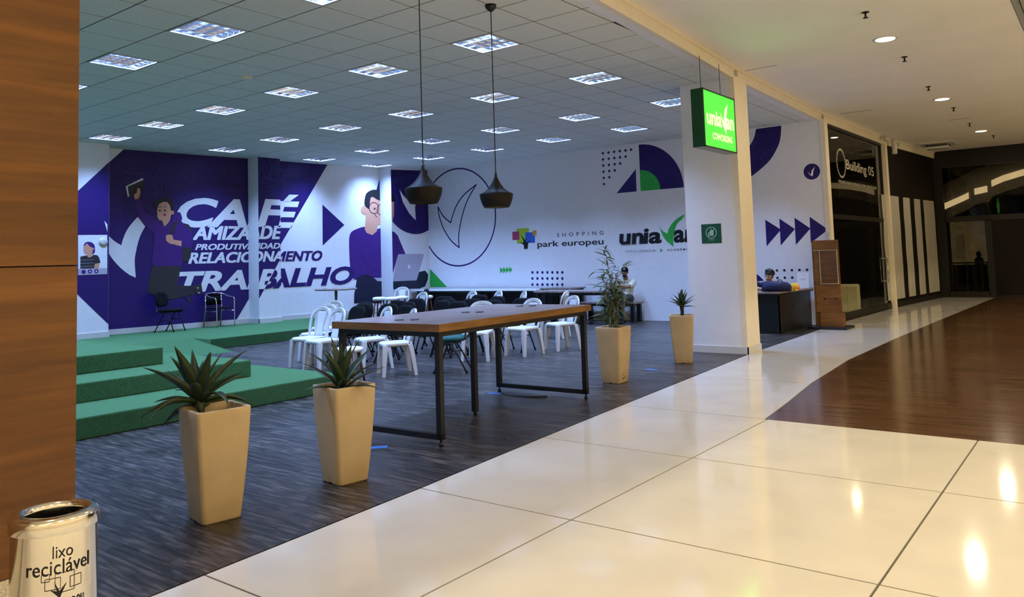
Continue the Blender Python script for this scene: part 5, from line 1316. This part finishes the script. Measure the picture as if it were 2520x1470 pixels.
# bamboo
bt = thing('bamboo', 'tall slender bamboo with narrow leaves in the beige planter', 'plant', (pc[0], pc[1], 0.585))
rr = random.Random(11); tips = []
def bl_mesh(L_, w, droop):
    m = MB(); rings = []; n = 5
    for k in range(n + 1):
        u = k / n; ww = w * math.sin(math.pi * min(1, 0.12 + u * 0.88)) ** 0.8 * (1 - 0.2 * u) + 0.0004; a = -droop * u * u
        rings.append([Vector((u * L_, -ww, a * L_ + ww * 0.3)), Vector((u * L_, 0, a * L_ - 0.0008)), Vector((u * L_, ww, a * L_ + ww * 0.3)), Vector((u * L_, 0, a * L_ + 0.0006))])
    m.loft(rings); me = m.mesh('leaf'); me.materials.append(M['bamboo']); return me
BL = [bl_mesh(0.15, 0.0125, 0.25), bl_mesh(0.13, 0.012, 0.1), bl_mesh(0.17, 0.013, 0.45)]
nleaf = 0
for k in range(9):
    h = [1.02, 0.80, 0.72, 0.66, 0.60, 0.55, 0.50, 0.42, 0.76][k]; a = k * 2.4; r0 = 0.03 + 0.02 * (k % 3)
    b0 = Vector((r0 * math.cos(a), r0 * math.sin(a), 0.0)); lean = Vector((-0.10 * (k == 0) + rr.uniform(-0.13, 0.13), rr.uniform(-0.1, 0.1), 0))
    pts = [b0 + Vector((lean.x * u * u, lean.y * u * u, h * u)) for u in [i / 8 for i in range(9)]]
    m = MB(); m.tube(pts, 0.006, 6, radii=[0.0065 - 0.0045 * i / 8 for i in range(9)]); st = m.build('cane', M['cane'], bt)
    for i in range(31 if k else 40):
        u = rr.uniform(0.12 if k > 4 else 0.25, 1.0) ** 0.8; p = pts[0].lerp(pts[0], 0)
        q = u * 8; j = min(int(q), 7); p = pts[j].lerp(pts[j + 1], q - j)
        az = rr.uniform(0, 360); rad = rr.uniform(0.0, 0.085) * (1 - 0.75 * u * (k == 0)); p = p + Vector((rad * math.cos(math.radians(az)), rad * math.sin(math.radians(az)), rad * 0.5))
        o = link('leaf', BL[nleaf % 3], None, bt, p); o.rotation_euler = (rr.uniform(-0.6, 0.6), math.radians(rr.uniform(-50, 35)), math.radians(az + rr.uniform(-40, 40))); s = rr.uniform(0.7, 1.15); o.scale = (s, s, s); nleaf += 1
    for i in range(4):
        u = rr.uniform(0.3, 0.9); q = u * 8; j = min(int(q), 7); p = pts[j].lerp(pts[j + 1], q - j); az = rr.uniform(0, 6.28)
        m = MB(); m.tube([p, p + Vector((0.05 * math.cos(az), 0.05 * math.sin(az), 0.03)), p + Vector((0.09 * math.cos(az), 0.09 * math.sin(az), 0.04))], 0.002, 5); m.build('twig', M['cane'], st)

# ================================================================== PEOPLE
def organic(name, mb, material, parent, voxel=0.009, it=6):
    o = mb.build(name, material, parent)
    r = o.modifiers.new('remesh', 'REMESH'); r.mode = 'VOXEL'; r.voxel_size = voxel; r.use_smooth_shade = True
    s = o.modifiers.new('smooth', 'SMOOTH'); s.iterations = it; s.factor = 0.5
    return o
def limb(m, pts, rad, seg=12):
    pts = [Vector(p) for p in pts]; m.tube(pts, 0.01, seg, radii=rad)
    for p, r in zip(pts, rad): m.ell(p, (r, r, r), 10, 6)
def hand(m, wrist, d, up, side, curl=0.9, s=1.0):
    """palm and five fingers: d forward, up = back of hand, side = thumb side"""
    d, up, side = Vector(d).normalized(), Vector(up).normalized(), Vector(side).normalized(); w = Vector(wrist)
    for k, x in enumerate((-0.027, -0.009, 0.009, 0.027)):
        m.tube([w + side * x * 0.6, w + side * x + d * 0.085 * s], 0.013, 8, radii=[0.016, 0.0125])
        b = w + side * x + d * 0.083 * s; L_ = (0.058, 0.072, 0.078, 0.07)[k] * s; a = curl * (1.05 - 0.06 * k); dirn = d; p = b; pts = [b]
        for j in range(3):
            ang = a * (j + 0.6) / 1.6; v = d * math.cos(ang) - up * math.sin(ang); p = p + v * (L_ / 3 * 1.15); pts.append(p)
        m.tube(pts, 0.008, 8, radii=[0.0098, 0.009, 0.0085, 0.007])
    p0 = w + side * 0.024 + d * 0.022; p1 = p0 + side * 0.03 + d * 0.024 - up * 0.012; p2 = p1 + side * 0.004 + d * 0.028 - up * 0.014
    m.tube([p0, p1, p2], 0.01, 8, radii=[0.0135, 0.0115, 0.0085])
def head(m, c, T):
    """skull, jaw, nose, ears; T orients the head, face towards -y"""
    Tm = Matrix.Translation(Vector(c)) @ T
    m.ell((0, 0.012, 0.03), (0.074, 0.092, 0.092), 18, 12, Tm); m.ell((0, -0.012, -0.04), (0.058, 0.072, 0.07), 16, 10, Tm); m.ell((0, -0.045, -0.085), (0.034, 0.034, 0.026), 12, 8, Tm)
    m.ell((0, -0.088, -0.012), (0.013, 0.020, 0.024), 10, 8, Tm); m.ell((0, -0.076, 0.022), (0.05, 0.016, 0.012), 12, 6, Tm)
    for s in (-1, 1): m.ell((s * 0.076, 0.008, -0.004), (0.011, 0.02, 0.03), 10, 8, Tm); m.ell((s * 0.034, -0.066, -0.025), (0.024, 0.02, 0.02), 10, 8, Tm)
    return Tm
def face(parent, Tm, hairmat):
    for s in (-1, 1):
        m = MB(); m.ell((s * 0.03, -0.080, 0.004), (0.012, 0.006, 0.006), 10, 6, Tm); m.build('eye', M['print_black'], parent)
        m = MB(); m.ell((s * 0.031, -0.084, 0.024), (0.020, 0.006, 0.004), 10, 6, Tm); m.build('eyebrow', hairmat, parent)
    m = MB(); m.ell((0, -0.079, -0.052), (0.022, 0.006, 0.006), 10, 6, Tm); m.build('mouth', M['print_red'], parent)

# ---- seated man in cap and cream t-shirt, elbow on the table
mx, my = -9.07, 16.05
man = thing('person', 'person in black cap and cream t-shirt seated on the bench, hand raised to the face', 'person', (mx, my, 0))
Hc = Vector((0.02, -0.04, 1.135)); Th = Matrix.Rotation(math.radians(22), 4, 'Z') @ Matrix.Rotation(math.radians(4), 4, 'X')
b = MB()
limb(b, [(0, 0.02, 0.53), (0, 0.08, 0.66), (0, 0.10, 0.80), (0, 0.07, 0.92)], [0.125, 0.115, 0.13, 0.10], 16)
limb(b, [(-0.15, 0.07, 0.92), (0, 0.07, 0.935), (0.15, 0.07, 0.92)], [0.055, 0.075, 0.055])
limb(b, [(0.01, 0.04, 0.95), (0.02, -0.02, 1.06)], [0.056, 0.05])
Tm = head(b, Hc, Th)
limb(b, [(0.175, 0.06, 0.90), (0.19, -0.16, 0.82), (0.15, -0.43, 0.81)], [0.05, 0.046, 0.040])                # arm with the elbow on the table
limb(b, [(0.15, -0.43, 0.81), (0.04, -0.36, 0.93), (-0.085, -0.24, 1.02)], [0.040, 0.035, 0.026])
hand(b, (-0.085, -0.24, 1.02), (-0.35, 0.15, 0.9), (-0.6, -0.75, -0.1), (0.75, -0.6, 0.1), 1.5)
limb(b, [(-0.175, 0.06, 0.90), (-0.24, -0.14, 0.79), (-0.27, -0.36, 0.802)], [0.05, 0.046, 0.038])
limb(b, [(-0.27, -0.36, 0.802), (-0.18, -0.52, 0.802), (-0.10, -0.58, 0.802)], [0.038, 0.033, 0.026])
hand(b, (-0.10, -0.58, 0.80), (0.9, -0.3, 0.0), (0, 0, 1), (0.3, 0.9, 0), 0.35)
for s in (-1, 1):
    limb(b, [(s * 0.09, 0.0, 0.53), (s * 0.13, -0.24, 0.545), (s * 0.15, -0.46, 0.525)], [0.088, 0.075, 0.060])
    limb(b, [(s * 0.15, -0.46, 0.525), (s * 0.15, -0.44, 0.34), (s * 0.15, -0.42, 0.09)], [0.060, 0.056, 0.036])
    limb(b, [(s * 0.15, -0.41, 0.045), (s * 0.16, -0.53, 0.035), (s * 0.16, -0.61, 0.03)], [0.04, 0.036, 0.026])
organic('body', b, M['skin'], man, 0.008)
sh_ = MB()
limb(sh_, [(0, 0.02, 0.50), (0, 0.08, 0.66), (0, 0.10, 0.80), (0, 0.075, 0.91)], [0.148, 0.138, 0.150, 0.115], 16)
limb(sh_, [(-0.155, 0.07, 0.915), (0, 0.075, 0.935), (0.155, 0.07, 0.915)], [0.070, 0.082, 0.070])
limb(sh_, [(0.175, 0.06, 0.90), (0.192, -0.11, 0.835)], [0.075, 0.072]); limb(sh_, [(-0.175, 0.06, 0.90), (-0.222, -0.08, 0.82)], [0.075, 0.072])
organic('t_shirt', sh_, M['tee'], man, 0.011)
st_ = MB()
for s in (-1, 1): limb(st_, [(s * 0.08, 0.03, 0.535), (s * 0.13, -0.22, 0.55), (s * 0.148, -0.40, 0.535)], [0.108, 0.094, 0.084])
organic('shorts', st_, M['shorts'], man, 0.012)
cp = MB(); cp.ell((0, 0.014, 0.052), (0.084, 0.102, 0.085), 20, 12, Tm)
cp.loft([[Tm @ Vector((x * (0.074 - 0.0 * y), -0.07 - y * 0.075 * (1 - (x / 1.0) ** 2 * 0.55), 0.058 - 0.022 * y - 0.012 * x * x + dz)) for x in (-1, -0.6, -0.2, 0.2, 0.6, 1)] + [Tm @ Vector((x * 0.074, -0.07 - y * 0.075 * (1 - x * x * 0.55), 0.052 - 0.022 * y - 0.012 * x * x + dz)) for x in (1, 0.6, 0.2, -0.2, -0.6, -1)] for y, dz in ((0, 0), (0.5, 0), (1, 0))])
cap = cp.build('cap', M['blackfab'], man)
m = MB(); m.ell((0.0, -0.084, 0.088), (0.02, 0.007, 0.016), 10, 6, Tm); m.build('cap_badge', M['print_white'], cap)
face(man, Tm, M['hair'])
bd = MB(); bd.ell((0, -0.04, -0.078), (0.048, 0.05, 0.036), 14, 8, Tm); bd.build('beard', M['hair'], man)
for s in (-1, 1):
    m = MB(); limb(m, [(s * 0.15, -0.40, 0.04), (s * 0.16, -0.55, 0.036), (s * 0.16, -0.63, 0.034)], [0.046, 0.043, 0.034]); organic('shoe', m, M['blackfab'], man, 0.008)

# ---- youth slumped behind the desk
yp = on_y(1893, 680, 15.22)
yo = thing('person', 'youth with dark tousled hair slumped behind the black desk', 'person', (yp.x - 0.1, 15.32, 0))
b = MB(); Hc = Vector((0.10, -0.10, yp.z - 0.005)); Th = Matrix.Rotation(math.radians(30), 4, 'Z') @ Matrix.Rotation(math.radians(14), 4, 'Y') @ Matrix.Rotation(math.radians(12), 4, 'X')
limb(b, [(-0.05, 0.15, 0.50), (-0.03, 0.12, 0.64), (0.0, 0.08, 0.77), (0.05, 0.03, 0.86)], [0.12, 0.11, 0.12, 0.09], 16)
limb(b, [(-0.12, 0.04, 0.85), (0.05, 0.03, 0.87), (0.20, 0.0, 0.83)], [0.05, 0.07, 0.05]); limb(b, [(0.06, 0.0, 0.88), (0.09, -0.06, 0.97)], [0.05, 0.046])
Tm = head(b, Hc, Th)
limb(b, [(-0.14, 0.04, 0.845), (-0.28, -0.10, 0.90), (-0.36, -0.2, 0.87)], [0.046, 0.042, 0.038]); limb(b, [(-0.36, -0.2, 0.87), (-0.22, -0.34, 0.84), (-0.10, -0.40, 0.82)], [0.038, 0.034, 0.026])
hand(b, (-0.10, -0.40, 0.82), (0.7, -0.2, -0.35), (-0.3, -0.8, 0.5), (0.4, 0.3, 0.8), 1.0)
limb(b, [(0.22, 0.0, 0.82), (0.32, -0.14, 0.82), (0.34, -0.28, 0.81)], [0.046, 0.042, 0.036]); limb(b, [(0.34, -0.28, 0.81), (0.18, -0.36, 0.805), (0.06, -0.39, 0.805)], [0.036, 0.032, 0.026])
hand(b, (0.06, -0.39, 0.805), (-0.9, -0.2, 0.1), (0, -0.4, 0.9), (-0.1, 0.9, 0.3), 0.9)
for s in (-1, 1):
    limb(b, [(-0.05 + s * 0.09, 0.12, 0.5), (-0.05 + s * 0.13, -0.12, 0.55), (-0.06 + s * 0.15, -0.30, 0.50)], [0.08, 0.07, 0.055]); limb(b, [(-0.06 + s * 0.15, -0.30, 0.50), (-0.06 + s * 0.15, -0.24, 0.28), (-0.06 + s * 0.15, -0.2, 0.06)], [0.055, 0.05, 0.034])
    limb(b, [(-0.06 + s * 0.15, -0.2, 0.04), (-0.06 + s * 0.16, -0.38, 0.03)], [0.036, 0.028])
organic('body', b, M['skin2'], yo, 0.008)
sh_ = MB(); limb(sh_, [(-0.05, 0.15, 0.48), (-0.03, 0.12, 0.64), (0.0, 0.08, 0.77), (0.05, 0.035, 0.855)], [0.14, 0.13, 0.138, 0.10], 16); limb(sh_, [(-0.13, 0.04, 0.845), (0.05, 0.035, 0.865), (0.21, 0.0, 0.825)], [0.062, 0.08, 0.062])
limb(sh_, [(-0.14, 0.04, 0.845), (-0.20, -0.03, 0.875)], [0.064, 0.06]); limb(sh_, [(0.22, 0.0, 0.82), (0.30, -0.11, 0.82)], [0.064, 0.06])
organic('t_shirt', sh_, M['navyfab'], yo, 0.011)
tr = MB()
for s in (-1, 1):
    limb(tr, [(-0.05 + s * 0.09, 0.12, 0.5), (-0.05 + s * 0.13, -0.12, 0.55), (-0.06 + s * 0.15, -0.30, 0.50)], [0.098, 0.085, 0.07]); limb(tr, [(-0.06 + s * 0.15, -0.30, 0.50), (-0.06 + s * 0.15, -0.24, 0.28), (-0.06 + s * 0.15, -0.2, 0.12)], [0.07, 0.064, 0.055])
organic('jeans', tr, M['denim'], yo, 0.012)
hr = MB(); hr.ell((0, 0.034, 0.050), (0.090, 0.098, 0.088), 18, 12, Tm); rr = random.Random(2)
for k in range(30):
    a, e = rr.uniform(0, 6.28), rr.uniform(0.15, 1.3); e = max(e, 0.75) if math.sin(a) < -0.2 else e; v = Vector((math.cos(a) * math.cos(e) * 0.088, 0.02 + math.sin(a) * math.cos(e) * 0.10, 0.05 + math.sin(e) * 0.085)); hr.ell(v, (0.026, 0.026, 0.02), 8, 6, Tm)
for x in (-0.05, -0.02, 0.01, 0.04): hr.ell((x, -0.066, 0.062), (0.022, 0.018, 0.03), 8, 6, Tm)
organic('hair', hr, M['hair'], yo, 0.008, 2)
face(yo, Tm, M['hair'])
st = thing('desk_stool', 'low black stool under the youth behind the desk', 'stool', (yp.x - 0.15, 15.46, 0))
m = MB(); m.lathe([(0.16, 0.33), (0.18, 0.345), (0.17, 0.375)], 24); m.build('seat', M['blackfab'], st)
for k in range(4):
    a = math.pi / 4 + k * math.pi / 2; m = MB(); m.tube([(0.1 * math.cos(a), 0.1 * math.sin(a), 0.335), (0.17 * math.cos(a), 0.17 * math.sin(a), 0)], 0.012, 8); m.build('leg', M['blackmetal'], st)
# bag and plush toy on the desk
bg = thing('backpack', 'dark navy backpack lying on the black desk before the youth', 'bag', (-5.06, 14.62, 0.766), math.radians(3))
m = MB(); ri = []
for u, w, h in ((-0.27, 0.05, 0.08), (-0.23, 0.09, 0.15), (-0.1, 0.115, 0.2), (0.08, 0.115, 0.185), (0.20, 0.10, 0.17), (0.26, 0.06, 0.12)):
    ri.append([Vector((u, w * math.cos(t) * (1.0 if math.sin(t) < 0 else 0.92), h / 2 + h / 2 * math.sin(t) * (1.0 if math.sin(t) > 0 else 1.0))) for t in [2 * math.pi * k / 16 for k in range(16)]])
m.loft(ri); body = m.build('bag_body', M['navyfab'], bg)
m = MB(); m.loft([[Vector((u, -0.105 + 0.02 * math.cos(t), 0.085 + 0.055 * math.sin(t))) for t in [2 * math.pi * k / 12 for k in range(12)]] for u in (-0.12, -0.1, 0.08, 0.1)]); m.build('front_pocket', M['navyfab'], bg)
m = MB(); m.tube([(0.02, 0, 0.185), (0.05, 0, 0.215), (0.09, 0, 0.21), (0.12, 0, 0.178)], 0.008, 8); m.build('grab_handle', M['blackfab'], bg)
m = MB(); m.tube([(-0.2, -0.06, 0.13), (-0.05, -0.08, 0.172), (0.12, -0.075, 0.155)], 0.0035, 6); m.build('zip', M['print_silver'], bg)
pl = thing('plush_toy', 'small yellow plush toy beside the navy backpack', 'toy', (-4.80, 14.86, 0.766))
m = MB(); m.ell((0, 0, 0.075), (0.085, 0.075, 0.075), 16, 12); m.build('plush_body', M['plush'], pl)
m = MB(); m.ell((0.06, -0.05, 0.06), (0.05, 0.04, 0.045), 14, 10); m.build('muzzle', M['plush2'], pl)
for s in (-1, 1):
    m = MB(); m.ell((s * 0.05, -0.06, 0.02), (0.03, 0.035, 0.02), 10, 8); m.build('paw', M['plush'], pl)
